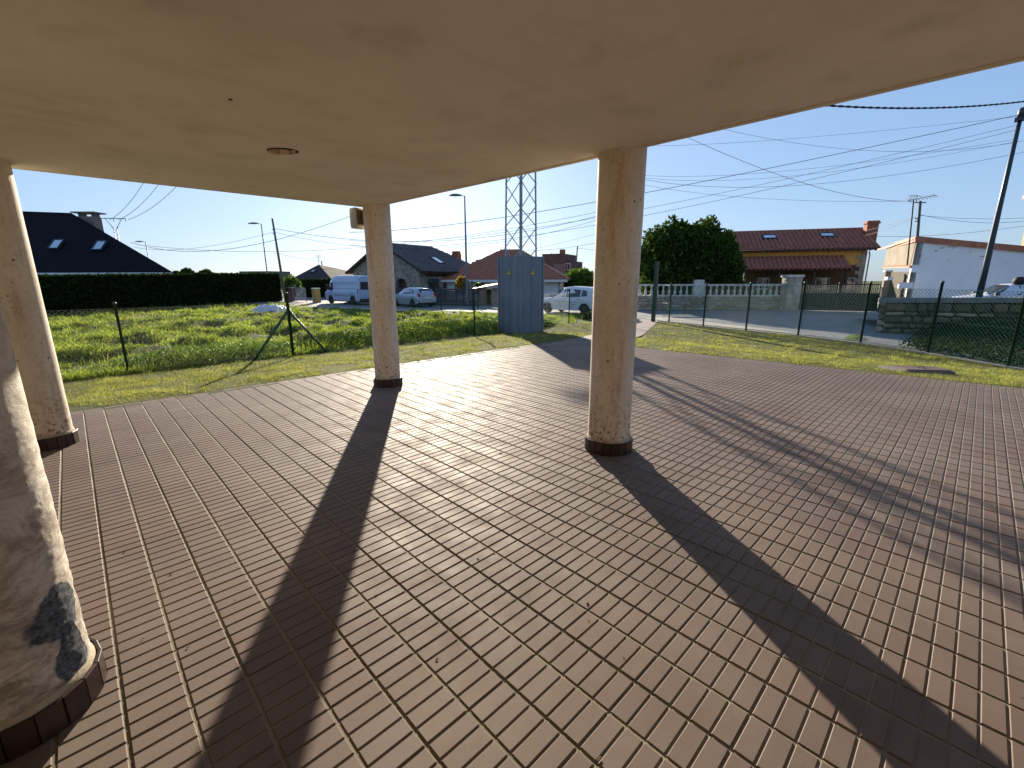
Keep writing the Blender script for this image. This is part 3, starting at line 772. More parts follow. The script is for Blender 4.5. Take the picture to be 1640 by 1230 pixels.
# pieces of stone one can tell apart on the gable: quoins at both corners and arch stones
blk = MB().box((-.32,-.04,-.15),(.32,.04,.15)).mesh('quoin', M['stone_pale'])
rot = math.atan2(e.y, e.x)
for i in range(13):
    z = G0+.2+i*.34
    if z > ze-.2: break
    for s, sg in ((.0, 1), (wd, -1)):
        l_ = .32 if i % 2 else .2
        inst('quoin', blk, hC, tuple(zed(a+e*(s+sg*l_)-k*.03, z)-wloc(hC)), (0,0,rot), (l_/.32,1,1))
cx_ = wd*.74; r_ = wd*.08
for i in range(9):
    q = PI*(i+.5)/9; pz = 1.05+math.sin(q)*(r_+.25); ps = cx_-math.cos(q)*(r_+.25)
    o = inst('arch_stone', blk, hC, tuple(zed(a+e*ps-k*.05, pz)-wloc(hC))); o.matrix_basis = Matrix.Translation(o.location) @ Matrix.Rotation(rot,4,'Z') @ Matrix.Rotation(-q+PI,4,'Y') @ Matrix.Diagonal((.75,1,1.3,1))
# dark recesses: door and upper window
b = MB(); b.slab([zed(a+e*s+k*.42, z) for s, z in ((wd*.655,G0),(wd*.825,G0),(wd*.825,1.8),(wd*.655,1.8))], -k, .04); b.build('door', plain('brown_door', (.09,.045,.025), .7, .3, 3), hC)
window(hC, zed(a+e*wd*.40+k*.25, 2.2), e, -k, wd*.10, 2.0, plain('brown_window_frame', (.10,.045,.03), .7, .2, 3), M['glass'], bars=1)
# side windows under a long timber lintel
sd_ = k; sn = e
for s in (1.0, 3.2):
    window(hC, zed(c+k*s+e*.01, .5), k, e, 1.5, 1.25, plain('brown_shutter_frame', (.12,.05,.03), .7, .2, 3), M['glass'], bars=1)
b = MB(); b.slab([zed(c+k*s+e*.06, z) for s, z in ((.7,1.95),(5.0,1.95),(5.0,2.15),(.7,2.15))], e, .1); b.build('lintel', M['wood_dark'], hC)
# roof planes with overhang
ov = .75; slope = (rz-ze)/(wd/2); zo = ze-slope*ov
ra, rb = zed(mid-k*.5, rz+.1), zed(mid+k*(ln-2.6), rz+.1)
L0, L1 = zed(a-e*ov-k*.5, zo+.1), zed(E_-e*ov+k*.4, zo+.1); Q0, Q1 = zed(c+e*ov-k*.5, zo+.1), zed(D_+e*ov+k*.4, zo+.1)
b = MB()
for poly in ([Q0,Q1,rb,ra],[L1,L0,ra,rb],[Q1,L1,rb]):
    n_ = (poly[1]-poly[0]).cross(poly[2]-poly[0]).normalized(); n_ = n_ if n_.z > 0 else -n_; b.slab(poly, n_, .16)
b.build('roof', M['wood_dark'], hC)
u = (Q1-Q0).normalized(); v_ = (ra-Q0-u*((ra-Q0).dot(u))).normalized(); H = (ra-Q0-u*((ra-Q0).dot(u))).length; LL = (Q1-Q0).length; rr_ = (rb-Q0).dot(u)
sh = roof_tile_sheet(Q0, u, v_, LL, H, u.cross(v_), .34, .5, .05, lambda s_, t_: s_ < LL-(LL-rr_)*t_/H)
o = sh.build('roof_tiles', M['tile_grey'], hC); o['kind'] = 'stuff'
nn = u.cross(v_); d = FW+(700-820)/FPX*RT-(418-615)/FPX*UP; t_ = (Q0-CAM).dot(nn)/d.dot(nn); roof_window(hC, CAM+d*t_, u, v_, nn, 1.0, 1.5)
q = V2(P(731,412,51)); b = MB(); M4 = Matrix.Translation((q.x,q.y,0)) @ Matrix.Rotation(rot,4,'Z')
b.prism([(-.38,-.38),(.38,-.38),(.38,.38),(-.38,.38)], 1.5, P(731,407,51).z, 0, M4)
ch = b.build('chimney', M['brick_red'], hC)
b = MB(); zt = P(731,407,51).z
for sx in (-.28,0,.28): b.prism([(sx-.07,-.3),(sx+.07,-.3),(sx+.07,.3),(sx-.07,.3)], zt, zt+.3, 0, M4)
b.build('chimney_pot', M['brick_red'], ch)

# ---- D. bungalow with an orange hipped roof behind the transformer box
hD, a, c, e, k, z, ap = hip_house('house', 'white bungalow with a broad orange-red tiled hipped roof behind the metal cabinet', 699, 909, 45, 43, 448, 818, 400, 13, M['tile_orange'], M['white_paint'], ov=.7, tiled=True, ridge=2)
b = MB(); b.slab([a-k*.03+zv*.02, c-k*.03+zv*.02, c-k*.03-zv*.22, a-k*.03-zv*.22], -k, .1); b.build('gutter_board', M['fascia'], hD)
L = (c-a).length; wa = a+(k)*.7
for s in (1.6, 3.6, 5.9, 8.6, 11.0):
    if s < L-2: window(hD, zed(V2(wa)+e*s, .45), e, -k, 1.1, 1.25, M['fascia'], M['glass'], bars=1)
hd_k, hd_e, hd_a = k.copy(), e.copy(), V2(a)

# small tiled lean-to and gate piers left of the cabinet
q0 = V2(P(768,480,37)); q1 = V2(P(798,480,36)); e = (q1-q0).normalized(); k = Vector((-e.y,e.x,0))
t = thing('lean_to', 'small lean-to with red tiled roof and brick pier left of the metal cabinet', 'shed', (q0.x, q0.y, G0))
b = MB(); z1 = P(775,461,37).z
b.box((0,0,0),(0.001,0.001,0.001)) if False else None
for s in (.35, 1.55): 
    p = q0+e*s; M4 = Matrix.Translation((p.x,p.y,0)) @ Matrix.Rotation(math.atan2(e.y,e.x),4,'Z'); b.prism([(-.22,-.22),(.22,-.22),(.22,.22),(-.22,.22)], G0, z1, 0, M4)
b.build('pier', M['masonry_warm'], t)
b = MB(); r_a = zed(q0-e*.8-k*.5, z1-.12); r_b = zed(q1+e*.2-k*.5, z1+.28); b.slab([r_a, r_b, r_b+k*1.7+zv*.25, r_a+k*1.7+zv*.25], (0,0,1), .1)
b.build('roof', M['tile_red'], t)
b = MB(); wall_quad(b, q0+k*.9, q1+k*.9, G0, z1-.1, .15); b.build('wall', plain('timber_shed_wall', (.09,.07,.05), .9, .3, 4), t)

# ---- E. orange house with red tiled roofs (right)
a = V2(P(1172,402,42)); c = V2(P(1412,397,38.6))
e = (c-a).normalized(); k = Vector((-e.y,e.x,0)); LE = (c-a).length
ze = P(1290,400,40.3).z
zr = P(1300,370,44.3).z
dr = 4.3                                            # plan distance eave -> ridge
hE = thing('house', 'ochre house with red barrel-tile roof, porch roof, two roof windows and brick chimney', 'house', tuple(zed((a+c)/2+k*4, G0)))
f0, f1 = a+e*.45+k*.55, c-e*.75+k*.55
b = MB()
zp = P(1290,431,38.5).z
wall_quad(b, f0, f1, zp+.35, ze-.06, .3)            # upper ochre wall
wall_quad(b, f1+k*.3, f1+k*7.4, G0, ze-.06, .3); wall_quad(b, f1+k*7.7, f0+k*7.7, G0, ze-.06, .3); wall_quad(b, f0+k*7.4, f0+k*.3, G0, ze-.06, .3)
b.build('wall', M['ochre'], hE)
b = MB(); s1 = (f1-f0).length
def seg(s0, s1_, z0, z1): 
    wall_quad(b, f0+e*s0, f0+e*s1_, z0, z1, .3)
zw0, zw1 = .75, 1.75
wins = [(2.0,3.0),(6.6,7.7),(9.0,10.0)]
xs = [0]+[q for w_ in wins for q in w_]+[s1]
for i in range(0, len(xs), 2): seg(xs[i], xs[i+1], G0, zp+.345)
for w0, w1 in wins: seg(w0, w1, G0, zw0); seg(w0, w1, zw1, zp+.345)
b.build('ground_floor_wall', plain('porch_shade_wall', (.11,.07,.04), .9, .2, 2), hE)  # dark brown holds the porch and tree shade, painted into the wall colour
for w0, w1 in wins: window(hE, zed(f0+e*w0+k*.1, zw0), e, -k, w1-w0, zw1-zw0, M['fascia'], M['glass'], bars=1)
# quoins of pale stone on the right corner
for i in range(15):
    zz = G0+.25+i*.32
    if zz > ze-.2: break
    l_ = .34 if i % 2 else .2
    inst('quoin', blk, hE, tuple(zed(f1-e*l_-k*.03, zz)-wloc(hE)), (0,0,math.atan2(e.y,e.x)), (l_/.32,1,1))
# main roof
E0, E1 = zed(a, ze), zed(c, ze); T0, T1 = zed(a+k*dr, zr), zed(c+k*dr, zr); K0, K1 = zed(a+k*2*dr, ze), zed(c+k*2*dr, ze)
b = MB()
for poly in ([E0,E1,T1,T0],[K1,K0,T0,T1]):
    n_ = (poly[1]-poly[0]).cross(poly[2]-poly[0]).normalized(); b.slab(poly, n_, .12)
b.build('roof_deck', M['wood_dark'], hE)
b = MB(); b.slab([zed(a+e*.3+k*.3,ze),zed(a+e*.3+k*(2*dr-.3),ze),zed(a+e*.3+k*dr,zr-.15)], e, .25); b.build('gable', M['ochre'], hE); b = MB(); b.slab([zed(c-e*.75+k*.3,ze),zed(c-e*.75+k*(2*dr-.3),ze),zed(c-e*.75+k*dr,zr-.15)], e, .25); b.build('gable', M['ochre'], hE)
v_ = (T0-E0).normalized(); n_ = e.cross(v_)
sh = roof_tile_sheet(E0, e, v_, LE, (T0-E0).length, n_, .36, .42, .13)
o = sh.build('roof_tiles', M['tile_red'], hE); o['kind'] = 'stuff'
v2 = (T1-K1).normalized(); sh = roof_tile_sheet(K1, -e, v2, LE, (T1-K1).length, (-e).cross(v2), .355, .42, .085)
o = sh.build('roof_tiles', M['tile_red'], hE); o['kind'] = 'stuff'
rid = MB(); nseg = round(LE/.4)
for i in range(nseg):
    s = i*.4; rid.tube([T0+e*s+zv*.05, T0+e*(s+.42)+zv*.055], [.115,.10], 8)
rid.build('ridge_tiles', M['tile_red'], hE)
b = MB(); b.tube([zed(a-k*.06,ze-.03), zed(c-k*.06,ze-.03)], .075, 8); gut = b.build('gutter', M['wood_dark'], hE)
# rafters under the eave
raf = MB().box((-.05,-.0,-.07),(.05,.6,0)).mesh('rafter', M['wood_dark'])
for i in range(26): inst('rafter', raf, hE, tuple(zed(a+e*(.3+i*LE/26.5)-k*.02, ze-.10)-wloc(hE)), (math.atan2(zr-ze,dr)*.6,0,math.atan2(e.y,e.x)))
for px, py in ((1232,382),(1324,379)):
    d = FW+(px-820)/FPX*RT-(py-615)/FPX*UP; t_ = (E0-CAM).dot(n_)/d.dot(n_); roof_window(hE, CAM+d*t_+n_*.08, e, v_, n_, 1.15, .95)
q = zed(V2(P(1393,377,41.3)), 0); M4 = Matrix.Translation(q) @ Matrix.Rotation(math.atan2(e.y,e.x),4,'Z')
zt = P(1393,354,41.3).z
b = MB(); b.prism([(-.42,-.35),(.42,-.35),(.42,.35),(-.42,.35)], ze+.2, zt-.25, 0, M4); b.prism([(-.5,-.43),(.5,-.43),(.5,.43),(-.5,.43)], zt-.25, zt-.12, 0, M4); b.prism([(-.45,-.38),(.45,-.38),(.45,.38),(-.45,.38)], zt-.12, zt, 0, M4)
b.build('chimney', M['brick_red'], hE)
b = MB(); b.tube([zed(c-e*.68+k*.4, ze-.2), zed(c-e*.60+k*.4, ze-.5), zed(c-e*.60+k*.4, G0)], .05, 8); b.build('drainpipe', plain('zinc_pipe', (.30,.30,.26), .6, .1, 4), hE)
# porch roof over the front
pa = V2(P(1192,433,39.6)); pc = V2(P(1372,430,37.0)); z0 = P(1280,433,38.2).z; 
pe = e; pL = (pc-pa).dot(e); pa = f0+e*((pa-f0).dot(e))-k*2.1; pc = pa+e*pL
z0 = P(1280,432,(pa-CAM).dot(HD)-1.0).z; z1 = P(1280,412,(pa+k*2.05-CAM).dot(HD)-1.0).z
b = MB(); q4 = [zed(pa,z0), zed(pc,z0), zed(pc+k*2.07,z1), zed(pa+k*2.07,z1)]; pn = (q4[1]-q4[0]).cross(q4[3]-q4[0]).normalized(); b.slab(q4, pn, .12); b.build('porch_roof_deck', M['wood_dark'], hE)
pv = (q4[3]-q4[0]).normalized(); sh = roof_tile_sheet(q4[0], e, pv, pL, (q4[3]-q4[0]).length, pn, .36, .42, .13); o = sh.build('porch_roof_tiles', M['tile_red'], hE); o['kind'] = 'stuff'
for s in (.25, pL*.36, pL*.68, pL-.25):
    b = MB(); p = pa+e*s+k*.25; M4 = Matrix.Translation((p.x,p.y,0)) @ Matrix.Rotation(math.atan2(e.y,e.x),4,'Z'); b.prism([(-.09,-.09),(.09,-.09),(.09,.09),(-.09,.09)], G0, z0-.05, 0, M4); b.build('porch_post', M['wood_dark'], hE)
b = MB(); b.tube([zed(f0+e*.9-k*.1,ze-.75), zed(f0+e*.9-k*.28,ze-.72)], .05, 6); b.lathe([(.09,-.12),(.12,0),(.06,.1)], 8, 0, zed(f0+e*.9-k*.32,ze-.78)); b.build('wall_lamp', M['fascia'], hE)
eE, kE, aE, cE = e.copy(), k.copy(), a.copy(), c.copy()

# ---- F. white single-storey building with a terracotta verge, right
def plan_hit(px, a, e):
    """where the line a + t*e crosses the vertical plane through the camera and photo column px (at eye height)"""
    r_ = FW+(px-820)/FPX*RT-(449-615)/FPX*UP; r_ = V2(r_); d_ = V2(a)-V2(CAM)
    det = e.x*(-r_.y)+r_.x*e.y; t_ = (-d_.x*(-r_.y)-r_.x*d_.y)/det; return V2(a)+e*t_
a = V2(P(1458,440,25.5)); e = Vector((.30,-.954,0)).normalized(); k = Vector((-e.y,e.x,0))
c = plan_hit(1648, a, e); wd = (c-a).length; cD = (c-V2(CAM)).dot(HD)
zl = P(1458,383,25.5).z; zr_ = P(1648,401,cD).z
hF = thing('white_building', 'white painted building with peeling patches, terracotta roof edge and beige left side', 'building', tuple(zed((a+c)/2+k*2.5, G0)))
def peel_mat():
    s_ = N('peeling_white_paint'); cc_ = s_.ramp(s_.noise(1.3, 5, .6), [(.3, (.74,.75,.78)), (.7, (.83,.84,.86))])
    sp = s_.n('ShaderNodeSeparateXYZ'); s_.l(s_.pos, sp.inputs[0])
    f = s_.noise(1.1, 7, .72, s_.mapping((1,1,2.4)), .8)
    top = s_.ramp(s_.math('ADD', sp.outputs[2], 0), [(.0, 0.0), (1.0, 1.0)])
    hz = s_.n('ShaderNodeMapRange'); s_.l(sp.outputs[2], hz.inputs[0]); hz.inputs[1].default_value = 2.0; hz.inputs[2].default_value = 3.9; hz.inputs[3].default_value = 0; hz.inputs[4].default_value = .13
    k_ = s_.ramp(s_.math('ADD', f, hz.outputs[0]), [(.665, 0.0), (.685, 1.0)])
    cc_ = s_.mix(k_, cc_, (.30,.24,.22)); s_.col(cc_); s_.rough(.9); s_.bump(s_.noise(20, 4, .6), .2, .01); return s_.m
b = MB(); c2 = c+e*6; zr2 = zr_+(zr_-zl)/wd*6
b.slab([zed(a,G0), zed(c2,G0), zed(c2,zr2), zed(a,zl)], -k, .3); b.build('wall', peel_mat(), hF)
g0 = plan_hit(1411, a, k); gD = (g0-V2(CAM)).dot(HD); zs = P(1411,403,gD).z; zs = zl-.1
beige = plain('beige_stained_render', (.25,.215,.16), .9, .25, 1.6, bump=.3)
b = MB(); b.slab([zed(g0,zs-1.15), zed(a-e*.001,zl-1.35), zed(a-e*.001,zl), zed(g0,zs)], (a-g0).normalized().cross(zv), .3); b.build('side_wall', beige, hF)
b = MB(); b.slab([zed(g0+e*.1,G0), zed(a-e*.001,G0), zed(a-e*.001,zl-1.75), zed(g0+e*.1,zs-1.55)], (a-g0).normalized().cross(zv), .25); b.build('lower_side_wall', plain('shade_toned_rubble', (.10,.085,.06), .95, .4, 5, bump=.7), hF)  # shade on the lower masonry is put into its dark colour
b = MB()
b.slab([zed(a-e*.10-k*.10,zl+.16), zed(c2-k*.10,zr2+.16), zed(c2+k*5,zr2+.16), zed(a+k*5,zl+.16)], (0,0,1), .30)
b.slab([zed(g0-k*.08-e*.1,zs+.12), zed(a-e*.12-k*.08,zl+.12), zed(a+k*3,zl+.12), zed(g0+k*3,zs+.12)], (0,0,1), .12)
b.build('roof', M['tile_orange'], hF)
b = MB(); w0 = (a-g0).normalized(); w1 = w0.cross(zv)
b.slab([zed(g0+w1*.12, zs-1.24), zed(a+w1*.12, zl-1.44), zed(a, zl-1.36), zed(g0, zs-1.16)], (0,0,1), .06)
b.build('ledge', M['tile_orange'], hF)
b = MB(); q = V2(P(1427,450,25.9)); b.box((-.35,-.25,-.09),(.35,.02,.09), 0, Matrix.Translation(zed(q, P(1427,446,25.9).z)) @ Matrix.Rotation(math.atan2(w0.y,w0.x),4,'Z')); b.build('letter_box', M['white_paint'], hF)
b = MB(); q = V2(P(1449,458,25.2)); b.box((-.3,-.25,-.16),(.3,.02,.16), 0, Matrix.Translation(zed(q, P(1449,457,25.2).z)) @ Matrix.Rotation(math.atan2(e.y,e.x),4,'Z')); b.build('meter_box', M['white_paint'], hF)
b = MB(); q = zed(V2(P(1632,452,19.6)), P(1632,450,19.6).z); b.lathe([(.001,-.2),(.16,-.16),(.22,0),(.16,.16),(.001,.18)], 12, 0, q); b.build('wall_recess', M['black'], hF)
# ---- G. tall yellow-grey building clipped by the right edge
a = V2(P(1655,430,27)); a2 = plan_hit(1621, a, k); c = a+e*8; zt = P(1621,318,(a2-V2(CAM)).dot(HD)).z
hG = thing('house', 'tall house with stained yellow render at the right edge of the photo', 'house', tuple(zed((a+c)/2+k*3, G0)))
kk_ = a2-a; b = MB(); b.prism([tuple(p.xy) for p in (a, c, c+kk_, a2)], G0, zt); b.build('wall', plain('stained_yellow_render', (.42,.34,.19), .9, .3, .8, bump=.4), hG)
b = MB(); b.prism([tuple(p.xy) for p in (a-e*.35-k*.3, c-k*.3, c+kk_+k*.3, a2-e*.35+k*.3)], zt+.002, zt+.25); b.build('roof', M['tile_red'], hG)

# ---- H. far brick building with trees, right of the cabinet
a = V2(P(868,440,72)); c = V2(P(914,440,70)); e = (c-a).normalized(); k = Vector((-e.y,e.x,0))
hH = thing('brick_building', 'distant dark brick building with balconies between the cabinet and the column', 'building', tuple(zed((a+c)/2, G0)))
zt = P(890,416,71).z
b = MB(); M4 = None
b.prism([tuple(p.xy) for p in (a, a+e*3.4, a+e*3.4+k*7, a+k*7)], G0, zt+.9); b.prism([tuple(p.xy) for p in (a+e*3.41, c, c+k*6, a+e*3.41+k*6)], G0, zt-.2)
b.build('wall', plain('dark_red_brick', (.13,.07,.06), .9, .3, 1.5, bump=.3), hH)
L = (c-a).length
for s, z_ in ((.5,2.6),(.5,4.6),(3.7,2.2),(3.7,4.0)):
    if z_ < zt: window(hH, zed(a+e*s, z_-1.0), e, -k, .9, 1.0, M['fascia'], M['glass'], bars=1)
b = MB(); q = a+e*2.1-k*.6; b.prism([tuple(p.xy) for p in (q, q+e*1.9, q+e*1.9+k*.59, q+k*.59)], 1.5, 3.9); b.build('bay', plain('pinkish_bay', (.22,.14,.13), .9, .2, 2), hH)
b = MB(); q = a+e*2.3+k*1.5; b.prism([tuple(p.xy) for p in (q, q+e*.7, q+e*.7+k*.7, q+k*.7)], zt, zt+1.6); b.build('chimney', M['brick_red'], hH)
a = V2(P(906,446,85)); c = V2(P(936,446,85)); e = (c-a).normalized(); k = Vector((-e.y,e.x,0))
t = thing('house', 'distant pale low house partly hidden by the round bush', 'house', tuple(zed((a+c)/2, G0)))
b = MB(); b.prism([tuple(p.xy) for p in (a, c, c+k*6, a+k*6)], G0, P(915,434,85).z); b.build('wall', plain('far_pale_wall', (.36,.31,.27), .9, .1, 1), t)
b = MB(); b.prism([tuple(p.xy) for p in (a-e*.4-k*.4, c+e*.4-k*.4, c+e*.4+k*6, a-e*.4+k*6)], P(915,434,85).z+.003, P(915,434,85).z+.5); b.build('roof', M['roof_dark'], t)
a = V2(P(383,436,120)); c = V2(P(430,436,118)); e = (c-a).normalized(); k = Vector((-e.y,e.x,0))
t = thing('house', 'distant low flat roof just above the hedge, left of the utility pole', 'house', tuple(zed((a+c)/2, G0)))
b = MB(); b.prism([tuple(p.xy) for p in (a, c, c+k*8, a+k*8)], G0, P(400,434.5,120).z); b.build('wall', plain('far_green_wall', (.12,.14,.10), .9, .1, 1), t)
# ================================================================== WALLS, GATES, FENCES
# ---- balustrade wall in front of the ochre house
bw0 = V2(P(1000,497,30.4)); bw1 = V2(P(1251,497,29.85))
e = (bw1-bw0).normalized(); k = Vector((-e.y,e.x,0)); LW = (bw1-bw0).length; ang = math.atan2(e.y,e.x)
zb_ = P(1180,474,29.9).z; zt_ = P(1180,455,29.9).z
bal = thing('balustrade_wall', 'garden wall of rough stone topped by a white balustrade in front of the round tree', 'wall', tuple(zed(bw0, G0)), ang)
core = MB(); core.box((0,.06,0),(LW,.30,zb_-G0-.03)); core.build('wall_core', M['mortar'], bal, world=False)
def stones(parent, L, H, t0, sizes, mats, seed, y=0.0, maxn=290, jit=.02, name='stone', z0=0, topf=None):
    rr = random.Random(seed); z = z0; srcs = []
    for s_ in range(8):
        b = MB(); r2 = random.Random(s_*13+seed); n = 8
        ring = []
        for i in range(n):
            q = 2*PI*(i+.5)/n; x = math.copysign(abs(math.cos(q))**.55, math.cos(q))*.5; zz = math.copysign(abs(math.sin(q))**.55, math.sin(q))*.5
            ring.append((x*r2.uniform(.88,1.0), zz*r2.uniform(.86,1.0)))
        vs = [(x, 0.06, z_) for x, z_ in ring]+[(x*.96, -.02, z_*.96) for x, z_ in ring]+[(x*.62+r2.uniform(-.05,.05), -.055, z_*.62+r2.uniform(-.05,.05)) for x, z_ in ring]
        b.add(vs, [(i, n+i, n+(i+1)%n, (i+1)%n) for i in range(n)]+[(n+i, 2*n+i, 2*n+(i+1)%n, n+(i+1)%n) for i in range(n)]+[tuple(2*n+i for i in range(n))], 0, False)
        b.f = [tuple(reversed(f)) if False else f for f in b.f]
        srcs.append(b.mesh(name, mats[s_ % len(mats)]))
    cnt = 0; row = 0
    while z < H-.04:
        h = min(rr.uniform(*sizes[1]), H-z)
        if H-z-h < .07: h = H-z
        x = -rr.uniform(0,.1)
        while x < L:
            w_ = rr.uniform(*sizes[0]); w_ = min(w_, L-x+.02)
            if w_ > .07:
                hh = h*rr.uniform(.9,1.04); zz = z+h/2+rr.uniform(-.012,.012)
                if topf is None or zz+hh/2 < topf(x+w_/2)+.05:
                    inst(name, rr.choice(srcs), parent, (max(x,0)+w_/2, y, zz), (0, rr.uniform(-.05,.05), 0), (w_*.97, rr.uniform(.6,1.5), hh*.95)); cnt += 1
            x += w_
        z += h; row += 1
    return cnt
sA = [plain('wall_stone_%d' % i, c_, .9, .3, 5, bump=.7) for i, c_ in enumerate(((.36,.31,.24),(.45,.40,.32),(.28,.24,.18),(.40,.33,.24),(.50,.46,.38),(.32,.30,.26)))]
n_ = stones(bal, LW, zb_-G0-.03, 0, ((.25,.62),(.13,.22)), sA, 5, y=.0)
white_s = plain('weathered_white_cement', (.60,.58,.52), .85, .3, 5, bump=.3)
b = MB(); b.box((0,-.04,zb_-G0-.028),(LW,.34,zb_-G0+.05)); b.build('lower_rail', white_s, bal, world=False)
b = MB(); b.box((0,0,zt_-G0-.10),(LW,.30,zt_-G0)); b.build('top_rail', white_s, bal, world=False)
hb = zt_-.10-(zb_+.05)
blm = MB(); blm.box((-.085,-.085,0),(.085,.085,.05)); blm.lathe([(.055,.05),(.075,.09),(.095,.18),(.085,.26),(.05,.36),(.042,.44),(.055,.52),(.06,hb-.05)], 10); blm.box((-.08,-.08,hb-.05),(.08,.08,hb))
blme = blm.mesh('baluster', white_s)
pier_s = [(V2(P(1120,470,29.95))-bw0).dot(e)]
s = .2
while s < LW-.15:
    if abs(s-pier_s[0]) > .42: inst('baluster', blme, bal, (s, .15, zb_-G0+.05))
    s += .385
b = MB(); p0 = pier_s[0]; b.box((p0-.32,-.06,zb_-G0+.052),(p0+.32,.36,P(1120,448,29.9).z-G0)); b.build('pier', white_s, bal, world=False)
# ---- big gate pier of pale blocks
pp = V2(P(1262,497,29.6)); zt = P(1264,440,29.6).z
t = thing('gate_pier', 'pale square stone gate pier between balustrade and dark metal gate', 'pillar', tuple(zed(pp,G0)), ang)
b = MB(); b.box((-.40,-.36,0),(.40,.36,zt-G0-.16)); b.build('core', M['mortar'], t, world=False)
blk2 = MB().box((-.5,-.04,-.5),(.5,.04,.5)); pm = [plain('pier_block_%d' % i, c_, .85, .2, 4, bump=.4) for i, c_ in enumerate(((.42,.38,.30),(.50,.46,.38),(.36,.33,.27)))]
bms = [blk2.mesh('block', m_) for m_ in pm]
rows = 8; rh = (zt-G0-.16)/rows
for r_ in range(rows):
    for side in range(4):
        M4 = Matrix.Rotation(side*PI/2, 4, 'Z'); dd = .36 if side % 2 == 0 else .40; ww = .84 if side % 2 == 0 else .76
        sp_ = .42 if r_ % 2 else .6
        for w_, x_ in ((sp_, -.5+sp_/2), (1-sp_, -.5+sp_+(1-sp_)/2)):
            p = M4 @ Vector((x_*ww, -dd-.012+random.uniform(-.008,.008), rh*(r_+.5)))
            inst('block', random.choice(bms), t, p, (0,0,side*PI/2), (w_*ww-.02, .8, rh-.02))
b = MB(); b.box((-.50,-.46,zt-G0-.158),(.50,.46,zt-G0)); b.build('cap', white_s, t, world=False)
# ---- metal gate
g0 = V2(P(1277,498,29.5)); g1 = V2(P(1404,499,28.0)); e = (g1-g0).normalized(); ang = math.atan2(e.y,e.x); LG = (g1-g0).length; H = P(1340,452,28.8).z-G0
t = thing('metal_gate', 'wide dark metal driveway gate with closed lower sheet and thin upright bars', 'gate', tuple(zed(g0,G0)), ang)
gm = plain('dark_gate_metal', (.010,.011,.013), .5, .2, 4)
b = MB()
for x0, x1 in ((0,.07),(LG/2-.07,LG/2-.004),(LG/2+.004,LG/2+.07),(LG-.07,LG)): b.box((x0,-.03,.05),(x1,.03,H))
for z0, z1 in ((.05,.12),(1.08,1.15),(H-.16,H-.1)):
    b.box((.071,-.028,z0),(LG/2-.071,.028,z1)); b.box((LG/2+.071,-.028,z0),(LG-.071,.028,z1))
b.build('gate_frame', gm, t, world=False)
b = MB(); b.box((.072,-.012,.122),(LG/2-.072,.012,1.078)); b.build('sheet_panel', gm, t, world=False)
b = MB(); b.box((LG/2+.072,-.012,.122),(LG-.072,.012,1.078)); b.build('sheet_panel', gm, t, world=False)
barm = MB().box((-.018,-.014,1.152),(.018,.014,H-.162)).mesh('bar', gm)
for i in range(1, 48):
    x = LG*i/48
    if min(abs(x-LG/2), x, LG-x) > .09: inst('bar', barm, t, (x,0,0))
# right gate post and white railings beyond
t = thing('gate_post', 'slim pale gate post at the right end of the dark driveway gate', 'post', tuple(zed(V2(P(1410,500,27.4)),G0)), ang)
b = MB(); b.box((-.14,-.14,0),(.14,.14,2.4)); b.build('shaft', beige, t, world=False)
b = MB(); b.box((-.18,-.18,2.402),(.18,.18,2.5)); b.build('cap', white_s, t, world=False)
p = V2(P(1411,493,24.6)); 
t = thing('waste_bin', 'small black bin with rounded top at the left end of the dry stone wall', 'bin', tuple(zed(p,G0)))
b = MB(); b.lathe([(.14,0),(.17,.55),(.18,.9)], 14); b.build('body', M['black'], t, world=False)
b = MB(); b.lathe([(.19,.9),(.19,.95),(.14,1.04),(.02,1.08)], 14); b.build('lid', M['black'], t, world=False)

# ---- dry stone wall with concrete coping on the right, retaining a raised bank
w0 = V2(ray_z(1412,533,G0)); w2 = V2(P(1700,533,15.6))
e = (w2-w0).normalized(); LS = (w2-w0).length+3; ang = math.atan2(e.y,e.x); 
zl = P(1422,486,17.2).z-G0; zr = 1.36
t = thing('dry_stone_wall', 'rubble stone retaining wall with concrete coping behind the fence on the right', 'wall', tuple(zed(w0,G0)), ang)
k = Vector((-e.y,e.x,0))
core = MB(); hh = 1.14
core.add([(0,.07,-.05),(LS,.07,-.05),(LS,.5,-.05),(0,.5,-.05),(0,.07,hh),(LS,.07,hh+.12),(LS,.5,hh+.12),(0,.5,hh)], ((0,3,2,1),(4,5,6,7),(0,1,5,4),(1,2,6,5),(2,3,7,6),(3,0,4,7)))
core.build('wall_core', plain('dark_earth_mortar', (.07,.055,.035), .95, .3, 5, bump=.5), t, world=False)
sB = [plain('mossy_stone_%d' % i, c_, .9, .35, 4, bump=.8) for i, c_ in enumerate(((.19,.13,.075),(.12,.095,.055),(.36,.30,.21),(.075,.065,.04),(.26,.19,.12),(.15,.125,.08)))]
n2 = stones(t, LS, hh+.02, 0, ((.16,.66),(.11,.30)), sB, 9, y=.0)
es = thing if False else None
b = MB(); b.add([(-.05,-.06,hh+.0),(LS,-.06,hh+.12),(LS,.56,hh+.12),(-.05,.56,hh),(-.05,-.06,hh+.16),(LS,-.06,hh+.30),(LS,.56,hh+.30),(-.05,.56,hh+.16)], ((0,3,2,1),(4,5,6,7),(0,1,5,4),(1,2,6,5),(2,3,7,6),(3,0,4,7)))
b.build('coping', plain('grey_coping', (.21,.21,.20), .9, .25, 4, bump=.5), t, world=False)
sw = MB(); 
# left end face stones
for r_ in range(5):
    for q in range(1):
        inst('stone', random.choice([o.data for o in t.children if o.name.startswith('stone')]), t, (-.0, .28, .12+r_*.24), (0,0,-PI/2), (.5, 1, .22))
